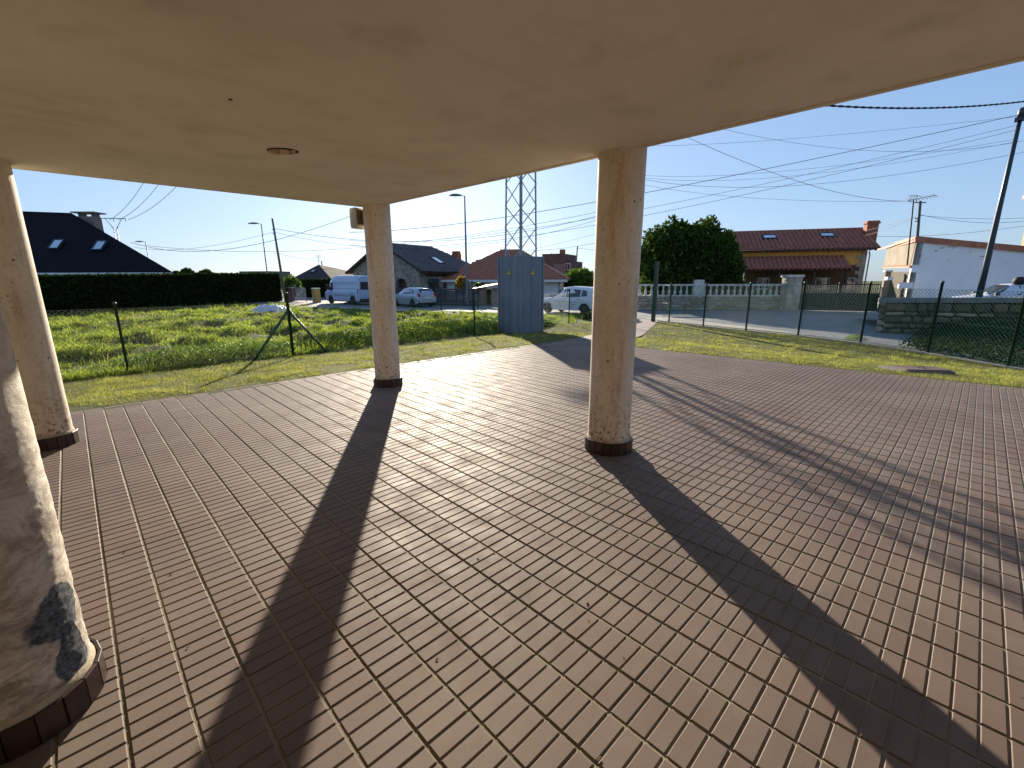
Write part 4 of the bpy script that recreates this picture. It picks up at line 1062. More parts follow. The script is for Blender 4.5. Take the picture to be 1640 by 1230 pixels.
# raised bank behind it
bk0 = w0+k*.5; bk1 = w0+e*LS+k*.5
sheet('terrace', [tuple((bk0+e*.3).xy), tuple(bk1.xy), tuple((bk1+k*7.5).xy), tuple((bk0+e*1.2+k*6).xy)], .03, M['asphalt'])
# overgrown bank between the fence and the wall
bp = []; nu, nv = 40, 12
for i in range(nu+1):
    for j in range(nv+1):
        u_, v_ = i/nu, j/nv; top = w0+e*(1.3+(LS-1.3)*u_)+k*.03
        bot = Vector((17.0,-.35,0)).lerp(Vector((13.0,-5.2,0)), u_)
        p = top.lerp(bot, v_); amp = min(1, u_*5)
        z = G0-.02+amp*(.50*(1-v_)**1.3)+amp*.10*mnoise.noise(Vector((p.x*1.6,p.y*1.6,4)))*(1-v_)
        bp.append((p.x,p.y,z))
b = MB(); b.add(bp, [(i*(nv+1)+j,(i+1)*(nv+1)+j,(i+1)*(nv+1)+j+1,i*(nv+1)+j+1) for i in range(nu) for j in range(nv)], 0, True)
struct(b.build('bank', plain('dark_bank_soil', (.035,.035,.016), .95, .4, 3, bump=.7), loc=(0,0,0))); BANK = bp

# ---- chain-link fences
def chain(t, pts, h, pitch, r_, mat, step_z=0.03, org=None):
    """diamond mesh between fence points; pts are plan points; ground follows the terrain"""
    V = []; F = []; o0 = wloc(t)
    for a, c in zip(pts[:-1], pts[1:]):
        L = (c-a).length; u = (c-a).normalized(); n = Vector((-u.y,u.x,0))
        za = terrain(a.x,a.y)+step_z; zc = terrain(c.x,c.y)+step_z
        def pt(s, z): s_ = max(0,min(L,s)); return a+u*s_+Vector((0,0,za+(zc-za)*s_/L+z))
        for sg in (1,-1):
            s = -h
            while s < L+h:
                s0, z0, s1, z1 = (s, 0, s+h, h) if sg > 0 else (s+h, 0, s, h)
                # clip to 0..L
                lo, hi = (s0, s1) if s0 < s1 else (s1, s0)
                if hi > .001 and lo < L-.001:
                    def zat(x): return (x-s0)/(s1-s0)*h
                    xa, xb = max(lo,0), min(hi,L)
                    p0, p1 = pt(xa, zat(xa)), pt(xb, zat(xb))
                    if (p1-p0).length > .02:
                        d = (p1-p0).normalized(); m1 = d.cross(n).normalized(); off = n*(r_*.8*sg)
                        b0 = len(V)
                        for p in (p0, p1):
                            for q in range(3):
                                ang_ = 2*PI*q/3; V.append(tuple(p+off+r_*(math.cos(ang_)*n+math.sin(ang_)*m1)-o0))
                        F += [(b0+q, b0+(q+1)%3, b0+3+(q+1)%3, b0+3+q) for q in range(3)]
                s += pitch
    me = np_mesh('wire_mesh', V, F, mat); o = inst('wire_mesh', me, t); o['kind'] = 'stuff'; return o
def posts(t, pts, hs, r_=.024, mat=None, name='post'):
    for p, h in zip(pts, hs):
        b = MB(); z = terrain(p.x,p.y)-.15
        b.lathe([(r_,0),(r_,h+.15),(r_*1.25,h+.15),(r_*1.2,h+.19),(r_*.3,h+.205)], 10, 0, (p.x,p.y,z)); b.build(name, mat or M['green_steel'], t)
RP = [(14.92,-2.27),(16.24,-.78),(17.38,.91),(18.17,2.87),(18.56,4.80),(19.05,6.73),(19.92,8.77),(20.05,9.2)]
rp = [Vector((*p,0)) for p in RP]; far_r = Vector((13.5,-4.2,0))
t = thing('chain_link_fence', 'green chain-link fence on steel posts along the right-hand lawn', 'fence', (17.4,.9,G0))
posts(t, [far_r]+rp[:-1], [1.82,1.80,1.92,1.90,1.88,1.86,1.82,1.80], .033)
chain(t, [far_r]+rp, 1.72, .104, .0046, M['green_wire'])
b = MB()
for zz in (.08, .9, 1.74):
    b.tube([zed(p, terrain(p.x,p.y)+zz) for p in [far_r]+rp], .0028, 4)
b.build('tension_wire', M['green_wire'], t)
b = MB()
for p, c_ in zip(([far_r]+rp)[:-1], rp): 
    u = (c_-p).normalized(); n = Vector((-u.y,u.x,0))*.07; b.prism([tuple((p-n).xy), tuple((c_-n).xy), tuple((c_+n).xy), tuple((p+n).xy)], G0-.2, G0+.03)
b.build('kerb', M['concrete'], t)
# tall dark gate post at the end
gp = Vector((19.66,9.46,0))
t = thing('gate_post', 'tall dark green steel post at the pedestrian gateway beside the paved path', 'post', (gp.x,gp.y,G0))
b = MB(); b.box((-.075,-.075,-.2),(.075,.075,2.82)); b.build('shaft', M['green_steel'], t, world=False)
b = MB(); b.box((-.085,-.085,2.822),(.085,.085,2.85)); b.build('cap', M['green_steel'], t, world=False)
# left fence with tripod strainer
LP = [(-9,11.6),(-4.5,11.55),(-.01,11.52),(3.47,11.35),(6.6,11.3),(9.82,11.24),(13.0,11.5),(16.03,11.81),(18.2,11.2)]
lp = [Vector((*p,0)) for p in LP]
t = thing('chain_link_fence', 'chain-link fence with green posts and braced strainer post along the overgrown field', 'fence', (3.47,11.35,G0))
posts(t, [lp[0],lp[1],lp[2],lp[5],lp[7],lp[8]], [1.55,1.55,1.53,1.66,1.55,1.5], .026)
posts(t, [lp[3]], [1.66], .040, name='strainer_post')
top = Vector((3.47,11.35,G0+1.25))
for q in ((2.43,11.29),(4.46,11.46)):
    b = MB(); b.tube([Vector((*q,G0-.05)), top], .034, 8); b.build('brace', M['green_steel'], t)
b = MB(); b.tube([Vector((3.25,11.30,G0+.62)), Vector((3.72,11.38,G0+.60))], .012, 6); b.build('cross_pin', M['green_steel'], t)
chain(t, lp[:4], 1.40, .10, .0036, M['grey_wire'])
chain(t, lp[3:], 1.40, .10, .0024, M['green_wire'])
b = MB()
for zz in (.06,.72,1.42): b.tube([zed(p, terrain(p.x,p.y)+zz+.02) for p in lp], .0022, 4)
b.build('tension_wire', M['grey_wire'], t)
# old field fence posts further off
for (px, D_, h, lab) in ((757,31,1.9,'thin dark stake in the field in front of the sheet fence'),(766,32,1.7,'second thin stake right beside the dark field stake'),(607,30,1.55,'dark stake in the field in front of the white van'),(706,31,1.5,'short dark stake in the field right of the silver car')):
    p = V2(P(px,480,D_)); t = thing('stake', lab, 'stake', tuple(zed(p,terrain(p.x,p.y))))
    b = MB(); b.tube([(0,0,-.1),(random.uniform(-.05,.05),0,h)], .035, 6); b.build('shaft', M['black'], t, world=False)
    b = MB(); b.box((-.06,-.05,h-.02),(.06,.05,h+.03)); b.build('cap', M['black'], t, world=False)
# ---- grey slatted sheet fence behind the silver car
f0 = V2(P(697,490,36.2)); f1 = V2(P(766,491,35.4)); e = (f1-f0).normalized(); LF = (f1-f0).length
t = thing('slat_fence', 'dark grey horizontal board fence right of the silver car', 'fence', tuple(zed(f0,G0)), math.atan2(e.y,e.x))
sm = plain('weathered_dark_boards', (.065,.06,.065), .8, .35, 5)
for i in range(8):
    for j in range(2):
        b = MB(); x0, x1 = j*LF/2+.02, (j+1)*LF/2-.02; z0 = .03+i*.165; b.box((x0,-.02,z0),(x1,.01,z0+.145)); b.build('slat', sm, t, world=False)
for j in range(3): b = MB(); b.box((j*LF/2-.04,.011,0),(j*LF/2+.04,.09,1.4)); b.build('post', M['black'], t, world=False)
# fence continuing left, low rail fence behind the silver car
f2 = V2(P(612,484,38)); e = (f0-f2).normalized(); L_ = (f0-f2).length-.1
t = thing('board_fence', 'low dark board fence behind the silver car, with the stone house above it', 'fence', tuple(zed(f2,G0)), math.atan2(e.y,e.x))
for i in range(6): b = MB(); b.box((0,-.02,.03+i*.22),(L_,.01,.03+i*.22+.19)); b.build('slat', sm, t, world=False)
for j in range(4): b = MB(); b.box((j*L_/3-.04,.011,0),(j*L_/3+.04,.09,1.4)); b.build('post', M['black'], t, world=False)
# ---- garden entrance left of the van
g0 = V2(P(466,480,47)); g1 = V2(P(503,481,43.5)); e = (g1-g0).normalized(); LG = (g1-g0).length; an = math.atan2(e.y,e.x)
t = thing('garden_wall', 'low reddish brick garden wall beside the utility pole', 'wall', tuple(zed(V2(P(461,480,45)),G0)), an)
b = MB(); b.box((0,0,0),(1.15,.25,1.25)); b.build('wall_body', plain('reddish_brick_wall', (.24,.14,.11), .9, .25, 5, bump=.4), t, world=False)
b = MB(); b.box((-.05,-.05,1.252),(1.2,.3,1.33)); b.build('coping', white_s, t, world=False)
t = thing('railing_gate', 'light metal railing gate between the brick garden wall and yellow pillar', 'gate', tuple(zed(V2(P(475,480,44)),G0)), an)
gm = plain('pale_gate_metal', (.30,.31,.33), .5, .1, 4)
LG = 2.1
b = MB(); b.box((0,-.03,1.25),(LG,.03,1.31)); b.box((0,-.03,.2),(LG,.03,.26)); b.box((0,-.03,0),(.05,.03,1.6)); b.box((LG-.05,-.03,0),(LG,.03,1.249)); b.build('gate_frame', gm, t, world=False)
bm_ = MB().box((-.014,-.014,.262),(.014,.014,1.248)).mesh('bar', gm)
for i in range(1,15): inst('bar', bm_, t, (LG*i/15,0,0))
p = V2(P(508,488,41.5)); t = thing('pillar', 'square yellow rendered pillar in front of the white van', 'pillar', tuple(zed(p,G0)), an)
b = MB(); b.box((-.27,-.27,0),(.27,.27,1.22)); b.build('shaft', plain('yellow_render', (.42,.28,.10), .9, .15, 4, bump=.2), t, world=False)
b = MB(); b.box((-.31,-.31,1.222),(.31,.31,1.29)); b.build('cap', white_s, t, world=False)
# ---- rubble sack
p = V2(ray_z(435,500,G0+.05)); t = thing('rubble_sack', 'heap of pale blue-white plastic sheeting lying in the long grass by the hedge', 'plastic sheet', (p.x,p.y,terrain(p.x,p.y)))
V = []; F = []; nx, ny = 46, 26
for j in range(ny):
    for i in range(nx):
        u, v = i/(nx-1), j/(ny-1); x = (u-.5)*2.1; y = (v-.5)*1.2
        edge = max(0, 1-max(abs(u-.5)*2, abs(v-.5)*2)**4)
        nz = .5+.5*mnoise.noise(Vector((u*5, v*3, 1))); rid_ = 1-abs(mnoise.noise(Vector((u*9, v*6, 4))))*2
        z = edge**.5*(.33+.22*nz+.10*rid_)+.04*mnoise.noise(Vector((u*30, v*16, 9)))
        V.append((x*HD.y+y*HD.x, -x*HD.x+y*HD.y, z))
F = [(j*nx+i, j*nx+i+1, (j+1)*nx+i+1, (j+1)*nx+i) for j in range(ny-1) for i in range(nx-1)]
me = np_mesh('sheeting', V, F, plain('pale_plastic_sheet', (.62,.66,.72), .45, .1, 4), smooth=True); inst('sheeting', me, t)
# ================================================================== PLANTS
def leaf_cloud(centers, size, rngs, tint, mat, name='crown', up=0.0, origin=(0,0,0), elong=1.6):
    """one bent leaf card (2 triangles) per centre"""
    n = len(centers); Cn = np.asarray(centers)
    d = rng.normal(size=(n,3)); d[:,2] += up; d /= np.linalg.norm(d,axis=1,keepdims=True)
    a = rng.normal(size=(n,3)); a -= (a*d).sum(1,keepdims=True)*d; a /= np.linalg.norm(a,axis=1,keepdims=True)
    b_ = np.cross(d, a); s = size*(rng.uniform(.6,1.35,size=(n,1)))
    p0 = Cn-a*s*elong/2; p2 = Cn+a*s*elong/2; p1 = Cn+b_*s*.42+d*s*.12; p3 = Cn-b_*s*.42+d*s*.12
    V = np.stack([p0,p1,p2,p3],1).reshape(-1,3)-np.array(origin)
    i = np.arange(n)*4; F = np.concatenate([np.stack([i,i+1,i+2],1), np.stack([i,i+2,i+3],1)])
    return np_mesh(name, V, F, mat, {'tint': np.repeat(tint, 4)})
def nz3(p, s, o=0): return np.array([mnoise.noise(Vector((q[0]*s+o, q[1]*s, q[2]*s))) for q in p])
def tree(name, label, cat, base, cz, rx, ry, rz_, n, size, mat, trunk=.16, seed=1, lump=.22, group=None, shell=.55, origin_z=None, tw=None):
    global rng
    rng = np.random.default_rng(seed)
    x, y, z = base; t = thing(name, label, cat, (x,y,z), 0, group)
    d = rng.normal(size=(n,3)); d /= np.linalg.norm(d,axis=1,keepdims=True)
    rad = shell+(1-shell)*rng.uniform(0,1,size=n)**.6
    k = 1+lump*nz3(d*1.0, 2.1, seed*3.1)+lump*.7*nz3(d, 5.0, seed*7.7)
    low = d[:,2] < 0
    P_ = d*(rad*k)[:,None]*np.array([rx,ry,rz_]); P_[low,2] *= .8
    P_ += np.array([0,0,cz]); P_ = P_[P_[:,2] > .05]
    tint = np.clip(.35+.4*(rad[:len(P_)]-.7)+rng.normal(0,.22,len(P_)),0,1)
    me = leaf_cloud(P_, size, rng, tint, mat); inst('crown', me, t)
    b = MB(); tr = tw or trunk
    b.tube([(0,0,-.1),(tr*.3,0,cz*.35),(0,tr*.3,cz*.8)], [tr*1.25,tr,tr*.7], 9); 
    for q in range(6):
        an = 2*PI*q/6+seed; b.tube([(0,0,cz*(.35+.05*q)),(rx*.35*math.cos(an),ry*.35*math.sin(an),cz*.8),(rx*.65*math.cos(an),ry*.65*math.sin(an),cz+rz_*.35)], [tr*.5,tr*.32,tr*.1], 6)
    b.build('trunk', M['bark'], t, world=False)
    return t
# big round tree behind the balustrade
c = P(1099,420,34.0); 
tree('tree', 'large round dark green tree standing behind the balustrade wall', 'tree', (c.x,c.y,G0), 2.85, 3.95, 3.6, 3.2, 26000, .20, M['tree_leaf'], .2, 3, .24, shell=.62)
c = P(1176,440,35.5); tree('shrub', 'dark shrub between the round tree and the ochre house', 'shrub', (c.x,c.y,G0), 1.1, 1.2, 1.1, 1.15, 3500, .13, M['tree_leaf'], .05, 5, .3)
# bush right of the cabinet, ochre palm-like plant, small trees far left, bush by the garden wall
c = P(930,440,52); tree('bush', 'round light green bush beyond the white hatchback', 'bush', (c.x,c.y,G0), 1.6, 2.1, 2.0, 1.55, 5000, .2, M['bush_leaf'], .08, 8, .3)
c = P(885,425,76); tree('tree', 'dark distant tree behind the brick building roof', 'tree', (c.x,c.y,G0), 4.0, 2.6, 2.4, 1.7, 2500, .35, M['tree_leaf'], .2, 9, .35)
c = P(905,432,78); tree('tree', 'smaller dark distant tree right of the brick building', 'tree', (c.x,c.y,G0), 2.6, 2.2, 2.0, 1.7, 1800, .35, M['tree_leaf'], .2, 10, .35)
c = P(741,452,39); tree('ochre_plant', 'small plant with ochre dry leaves beside the street lamp, above the board fence', 'plant', (c.x,c.y,G0), 1.55, .55, .5, .72, 900, .17, M['dry_leaf'], .05, 12, .4)
c = P(766,455,38.5); tree('bush', 'tiny green bush right of the ochre plant above the board fence', 'bush', (c.x,c.y,G0), 1.35, .4, .4, .45, 500, .13, M['bush_leaf'], .04, 13, .3)
c = P(468,462,45.5); tree('bush', 'sunlit green bush at the right end of the tall dark hedge', 'bush', (c.x,c.y,G0), 1.35, .85, .8, 1.1, 2400, .13, M['bush_leaf'], .05, 14, .35)
c = P(503,463,55); tree('bush', 'clipped round bush behind the railing gate', 'bush', (c.x,c.y,G0), .9, .9, .8, .6, 1500, .13, M['tree_leaf'], .05, 15, .2)
for px, py, D_, r_, lab in ((283,436,95,.8,'leftmost tiny dark conifer on the horizon beside the black-roofed house'),(300,435,95,1.3,'dark distant tree on the horizon right of the small conifer'),(330,438,105,1.6,'low distant tree crown just above the hedge, right of the dark distant tree')):
    c = P(px,py,D_); tree('distant_tree', lab, 'tree', (c.x,c.y,G0), c.z-G0-.5, r_, r_, r_*.85, 900, .42, M['tree_leaf'], .15, px, .3)
# hedges: solid clipped mass covered with leaves
def hedge(label, a, c, th, h0, h1, seed, n, size, name='hedge'):
    global rng
    rng = np.random.default_rng(seed)
    a, c = V2(a), V2(c); L = (c-a).length; e = (c-a).normalized(); k = Vector((-e.y,e.x,0))
    t = thing(name, label, 'hedge', tuple(zed((a+c)/2, G0)))
    core = MB(); m = .14
    core.add([zed(a+e*m+k*m,G0-.1),zed(c-e*m+k*m,G0-.1),zed(c-e*m+k*(th-m),G0-.1),zed(a+e*m+k*(th-m),G0-.1),zed(a+e*m+k*m,h0-m),zed(c-e*m+k*m,h1-m),zed(c-e*m+k*(th-m),h1-m),zed(a+e*m+k*(th-m),h0-m)], ((0,3,2,1),(4,5,6,7),(0,1,5,4),(1,2,6,5),(2,3,7,6),(3,0,4,7)))
    core.build('inner_twigs', plain('hedge_twigs', (.012,.014,.008), .95, .3, 3), t)
    pts = []
    s = rng.uniform(0,1,n); face = rng.uniform(0,1,n); v = rng.uniform(0,1,n)
    for i in range(n):
        hh = h0+(h1-h0)*s[i]
        bump_ = .09*mnoise.noise(Vector((s[i]*L*.8, v[i]*3, seed)))+.05*mnoise.noise(Vector((s[i]*L*3, v[i]*9, seed)))
        if face[i] < .5: x, y, z = s[i]*L, bump_+rng.uniform(-.02,.12), G0+(hh-G0)*v[i]
        elif face[i] < .8: x, y, z = s[i]*L, v[i]*th, hh+bump_*.8+rng.uniform(-.1,.03)+(.12*rng.random()**6)
        elif face[i] < .86: x, y, z = L+bump_+rng.uniform(-.1,.02), v[i]*th, G0+(hh-G0)*rng.random()
        elif face[i] < .90: x, y, z = bump_, v[i]*th, G0+(hh-G0)*rng.random()
        else: x, y, z = s[i]*L, th+bump_, G0+(hh-G0)*v[i]
        p = a+e*x+k*y; pts.append((p.x,p.y,z))
    tint = np.clip(rng.normal(.45,.25,n),0,1)
    me = leaf_cloud(pts, size, rng, tint, M['hedge_leaf'], 'foliage', origin=tuple(wloc(t))); inst('foliage', me, t)
ha, hc = P(-60,500,24.5), P(452,480,44.5)
hedge('long tall clipped dark hedge running along the left side of the field', ha, hc, 1.6, P(70,445,27).z, P(452,439,44.5).z, 21, 52000, .12)
hedge('short dark hedge in front of the dark hipped house left of the van', P(482,470,54), P(534,470,52.5), 1.2, P(500,448.5,53).z, P(530,448.5,53).z, 22, 7000, .12)

# ------------------------------------------------------------------ grasses
def blades(X, H, Wd, lean, mat, name, seg=2, tint=None, dirb=None):
    """X (n,3) roots, H heights, Wd widths; each blade a bent tapering strip"""
    n = len(X); an = rng.uniform(0,2*PI,n); wd = np.stack([np.cos(an),np.sin(an),np.zeros(n)],1)*Wd[:,None]/2
    la = rng.uniform(0,2*PI,n); ld = np.stack([np.cos(la),np.sin(la),np.zeros(n)],1)
    if dirb is not None: ld = ld+dirb
    L = (lean*H*rng.uniform(.2,1.2,n))[:,None]*ld; z = np.zeros((n,3)); z[:,2] = H
    if seg == 1:
        V = np.stack([X-wd, X+wd, X+z+L],1); k = 3; F = [(0,1,2)]
    else:
        m_ = X+z*.6+L*.35; tp = X+z*(1-.15*lean)+L
        V = np.stack([X-wd, X+wd, m_-wd*.75, m_+wd*.75, tp],1); k = 5; F = [(0,1,3),(0,3,2),(2,3,4)]
    V = V.reshape(-1,3); i = np.arange(n)[:,None]*k
    Fa = np.concatenate([i+np.array(f)[None,:] for f in F]); t_ = rng.uniform(0,1,n) if tint is None else tint
    me = np_mesh(name, V, Fa, mat, {'tint': np.repeat(t_, k)}); return me
def poly_mask(x, y, poly):
    ins = np.zeros(len(x), bool); j = len(poly)-1
    for i in range(len(poly)):
        xi, yi = poly[i]; xj, yj = poly[j]
        c_ = ((yi > y) != (yj > y)) & (x < (xj-xi)*(y-yi)/((yj-yi) or 1e-9)+xi); ins ^= c_; j = i
    return ins
def view_sample(n, dmin, dmax, pw=1.0, spread=1.22):
    """points in the field of view, denser close by"""
    u = rng.uniform(0,1,n); d = (dmin**(1-pw)+(dmax**(1-pw)-dmin**(1-pw))*u)**(1/(1-pw)) if pw != 1 else dmin*(dmax/dmin)**u
    s = rng.uniform(-spread,spread,n)*d
    x = CAM.x+HD.x*d+HD.y*s; y = CAM.y+HD.y*d-HD.x*s; return x, y, d
def tz(x, y): return np.array([terrain(a,b_) for a,b_ in zip(x,y)])
rng = np.random.default_rng(31)
LAWN = [(-9,6.60),(10.1,6.60),(19.4,10.75),(16,11.6),(9.8,11.05),(3.47,11.15),(-9,11.4)]
LAWN2 = [(9.45,4.35),(9.9,-2.27),(10.3,-7),(12.5,-7),(13.4,-4.2),(14.85,-2.25),(16.1,-.75),(17.3,.95),(18.05,2.85),(18.45,4.8),(18.95,6.7),(19.8,8.8),(19.85,9.2),(9.7,4.9)]
FIELD = [(-12,11.5),(3.4,11.4),(9.8,11.3),(16.0,11.9),(19.3,11.3),(20.2,12.6),(18.2,19),(16.0,22.6),(13.8,28),(11.4,34.5),(13.4,36),(10.5,44),(-14,33)]
def tufts(n, dmin, dmax, pw, polys, per, rad, hgt, wd, mat, name, lean, pats, keep, holes=None, low=0.0):
    """tussocks: each centre gets a fan of blades leaning outwards"""
    x, y, d = view_sample(n, dmin, dmax, pw)
    k = np.zeros(len(x), bool)
    for p_ in polys: k |= poly_mask(x,y,p_)
    if holes: k &= ~holes(x,y)
    x, y, d = x[k], y[k], d[k]
    pat = np.array([mnoise.noise(Vector((a*pats[0],b_*pats[0],2)))+.6*mnoise.noise(Vector((a*pats[1],b_*pats[1],5))) for a,b_ in zip(x,y)])
    k = rng.uniform(*keep,len(x)) < pat; x, y, d, pat = x[k], y[k], d[k], pat[k]
    m_ = len(x); hs = rng.uniform(*hgt,m_)*(1+1.25*np.clip(pat,-.6,.9)); rs = rng.uniform(*rad,m_)*(1+.4*(d/dmin-1)*.5); tn = np.clip(rng.normal(.5,.22,m_)+.45*pat,0,1)
    ix = np.repeat(np.arange(m_), per); an = rng.uniform(0,2*PI,len(ix)); rr_ = np.sqrt(rng.uniform(0,1,len(ix)))
    bx = x[ix]+np.cos(an)*rr_*rs[ix]; by = y[ix]+np.sin(an)*rr_*rs[ix]; bz = tz(x,y)[ix]-.01
    H = hs[ix]*(1.12-.75*rr_**2)*rng.uniform(.65,1.15,len(ix)); W_ = wd*(d[ix]/dmin)**.85*rng.uniform(.7,1.5,len(ix))
    dr_ = np.stack([np.cos(an)*rr_*2.0,np.sin(an)*rr_*2.0,np.zeros(len(ix))],1)
    me = blades(np.stack([bx,by,bz],1), H, W_, lean, mat, name, seg=(1 if wd < .005 else 2), tint=np.clip(tn[ix]+rng.normal(0,.14,len(ix)),0,1), dirb=dr_)
    print(name, len(ix)); return inst(name, me)
def near_drain(x, y):
    u_ = (x-dc.x)*math.cos(R(-52))+(y-dc.y)*math.sin(R(-52)); v_ = -(x-dc.x)*math.sin(R(-52))+(y-dc.y)*math.cos(R(-52))
    return (np.abs(u_+.1) < .52) & (np.abs(v_) < .28)
x, y, d = view_sample(430000, 6.0, 25, .9)
k = (poly_mask(x,y,LAWN)|poly_mask(x,y,LAWN2)) & ~near_drain(x,y); x, y, d = x[k], y[k], d[k]
pat = np.array([mnoise.noise(Vector((a*1.3,b_*1.3,2)))+.5*mnoise.noise(Vector((a*4,b_*4,5))) for a,b_ in zip(x,y)])
k = rng.uniform(-1.0,.45,len(x)) < pat+.25; x, y, d, pat = x[k], y[k], d[k], pat[k]
me = blades(np.stack([x,y,tz(x,y)-.004],1), rng.uniform(.015,.04,len(x)), .0042*(d/8)**.8*rng.uniform(.7,1.4,len(x)), .8, M['lawn_blade'], 'short_lawn', seg=1, tint=np.clip(rng.normal(.5,.22,len(x))+.35*pat,0,1))
o = inst('short_lawn', me); tag(o, 'closely mown turf between the tiled floor and the fences', 'grass', kind='stuff')
o = tufts(42000, 6.0, 25, 1.2, (LAWN,LAWN2), 13, (.02,.07), (.03,.075), .0049, M['lawn_blade'], 'lawn', .8, (1.6,6.0), (-.5,.55), near_drain)
tag(o, 'short sunlit yellow-green mown grass around the tiled floor', 'grass', kind='stuff')
o = tufts(29000, 8.6, 48, 1.25, (FIELD,), 30, (.07,.22), (.08,.22), .0085, M['field_blade'], 'field_grass', .55, (.6,1.9), (-1.15,.35))
tag(o, 'long tufted green grass of the overgrown field beyond the fence', 'grass', kind='stuff')
x, y, d = view_sample(13000, 8.6, 46, 1.0); k = poly_mask(x,y,FIELD); x, y, d = x[k], y[k], d[k]
pat = np.array([mnoise.noise(Vector((a*.35,b_*.35,12))) for a,b_ in zip(x,y)]); k = rng.uniform(-.2,.6,len(x)) < pat+.1; x,y,d = x[k],y[k],d[k]
H = rng.uniform(.2,.45,len(x)); Wd = .006*(d/12)**.8*rng.uniform(.7,1.4,len(x))
me = blades(np.stack([x,y,tz(x,y)],1), H, Wd, .3, M['straw_blade'], 'seed_stems')
o = inst('seed_stems', me); tag(o, 'pale dry seed stems standing up out of the field grass', 'grass', kind='stuff')
# weeds: broad-leaved clump near the strainer post, rank growth along fences, dark band for the shaded bank
def weed_patch(cx, cy, rx, ry, n, h, size, mat, seed, name, label):
    global rng
    rng = np.random.default_rng(seed); q = rng.uniform(0,2*PI,n); r_ = np.sqrt(rng.uniform(0,1,n))
    x = cx+rx*r_*np.cos(q); y = cy+ry*r_*np.sin(q); z = tz(x,y)+h*(1-r_**2*.7)*rng.uniform(.05,1,n)
    me = leaf_cloud(np.stack([x,y,z],1), size, rng, np.clip(rng.normal(.5,.3,n),0,1), mat, name, up=.8)
    o = inst(name, me); tag(o, label, 'weeds', kind='stuff')
weed_patch(2.0,12.5,2.6,.9,9000,.42,.035,M['bush_leaf'],41,'weeds','broad-leaved weeds growing behind the strainer post')
weed_patch(8.2,12.35,4.6,.55,17000,.62,.032,M['tree_leaf'],42,'weeds','dark leaf band standing in for the shaded earth bank along the fence beside the far corner column')  # dark leaves paint in the shaded earth bank behind the fence
weed_patch(12.3,12.2,3.0,.55,6000,.6,.05,M['bush_leaf'],43,'weeds','weeds along the fence beside the metal cabinet')
weed_patch(19.2,12.3,1.3,.8,4000,.6,.05,M['hedge_leaf'],44,'weeds','dark green growth between fence and white hatchback')
rng = np.random.default_rng(77); q = rng.integers(0,len(BANK),14000); pts = np.array(BANK)[q]+rng.normal(0,.16,(14000,3))*np.array([1,1,0])+np.stack([np.zeros(14000),np.zeros(14000),rng.uniform(0,.22,14000)],1)
me = leaf_cloud(pts, .05, rng, np.clip(rng.normal(.4,.25,14000),0,1), M['hedge_leaf'], 'bank_weeds', up=.6); o = inst('bank_weeds', me); tag(o, 'dark rank weeds on the bank below the dry stone wall', 'weeds', kind='stuff')
weed_patch(18.6,1.3,.9,.2,900,.16,.022,M['bush_leaf'],45,'weeds','weeds at the foot of the dry stone wall')
# ================================================================== TRANSFORMER TOWER AND CABINET
tw = Vector((12.09, 11.1, 0)); hw = .61; HC = 2.87
t = thing('metal_cabinet', 'tall blue-grey sheet-metal cabinet with yellow hazard triangles around the foot of the lattice tower', 'cabinet', (tw.x,tw.y,G0))
def clad(b, M4, w_, H, slope=.0):
    prof = []; x = -w_
    ribs = [(-w_,0),(-w_+.14,0),(-w_+.16,.03),(-w_+.22,.03),(-w_+.24,0),(-.03,0),(-.02,.025),(.03,.025),(.04,0),(w_-.26,0),(w_-.24,.03),(w_-.18,.03),(w_-.16,0),(w_,0)]
    vs = [M4 @ Vector((x_, -w_-o_, z)) for z in (0,H) for x_, o_ in ribs]+[M4 @ Vector((x_, -w_+.03, z)) for z in (0,H) for x_ in (-w_, w_)]
    k = len(ribs); fs = [(i,i+1,k+i+1,k+i) for i in range(k-1)]
    b.add(vs, fs)
a_ = N('cabinet_sheet'); cc_ = a_.ramp(a_.noise(1.6,7,.65,a_.mapping((1,1,.35))), [(.3,(.12,.155,.205)),(.7,(.20,.245,.31))])
cc_ = a_.mix(a_.ramp(a_.noise(2.4,6,.7), [(.55,0.0),(.75,.5)]), cc_, (.20,.225,.26)); a_.col(cc_); a_.rough(.55); a_.b.inputs['Metallic'].default_value = .25; a_.bump(a_.noise(3,4,.5), .25, .02); M['cab'] = a_.m
for s in range(4):
    b = MB(); clad(b, Matrix.Rotation(s*PI/2,4,'Z'), hw, HC); b.build('panel', M['cab'], t, world=False)
b = MB(); b.prism([(-hw+.003,-hw+.003),(hw-.003,-hw+.003),(hw-.003,hw-.003),(-hw+.003,hw-.003)], HC-.02, HC+.015)
b.prism([(-.1,-.1),(.1,-.1),(.1,.1),(-.1,.1)], HC+.016, HC+.1); 
b.build('top_plate', M['cab'], t, world=False)
for s, c_ in enumerate(((-hw,-hw),(hw,-hw),(hw,hw),(-hw,hw))):
    b = MB(); b.box((c_[0]-.035,c_[1]-.035,-.05),(c_[0]+.035,c_[1]+.035,HC+.03)); b.build('corner_angle', M['cab'], t, world=False)
yel = plain('hazard_yellow', (.55,.50,.10), .6, .1, 5); blk_ = M['black']
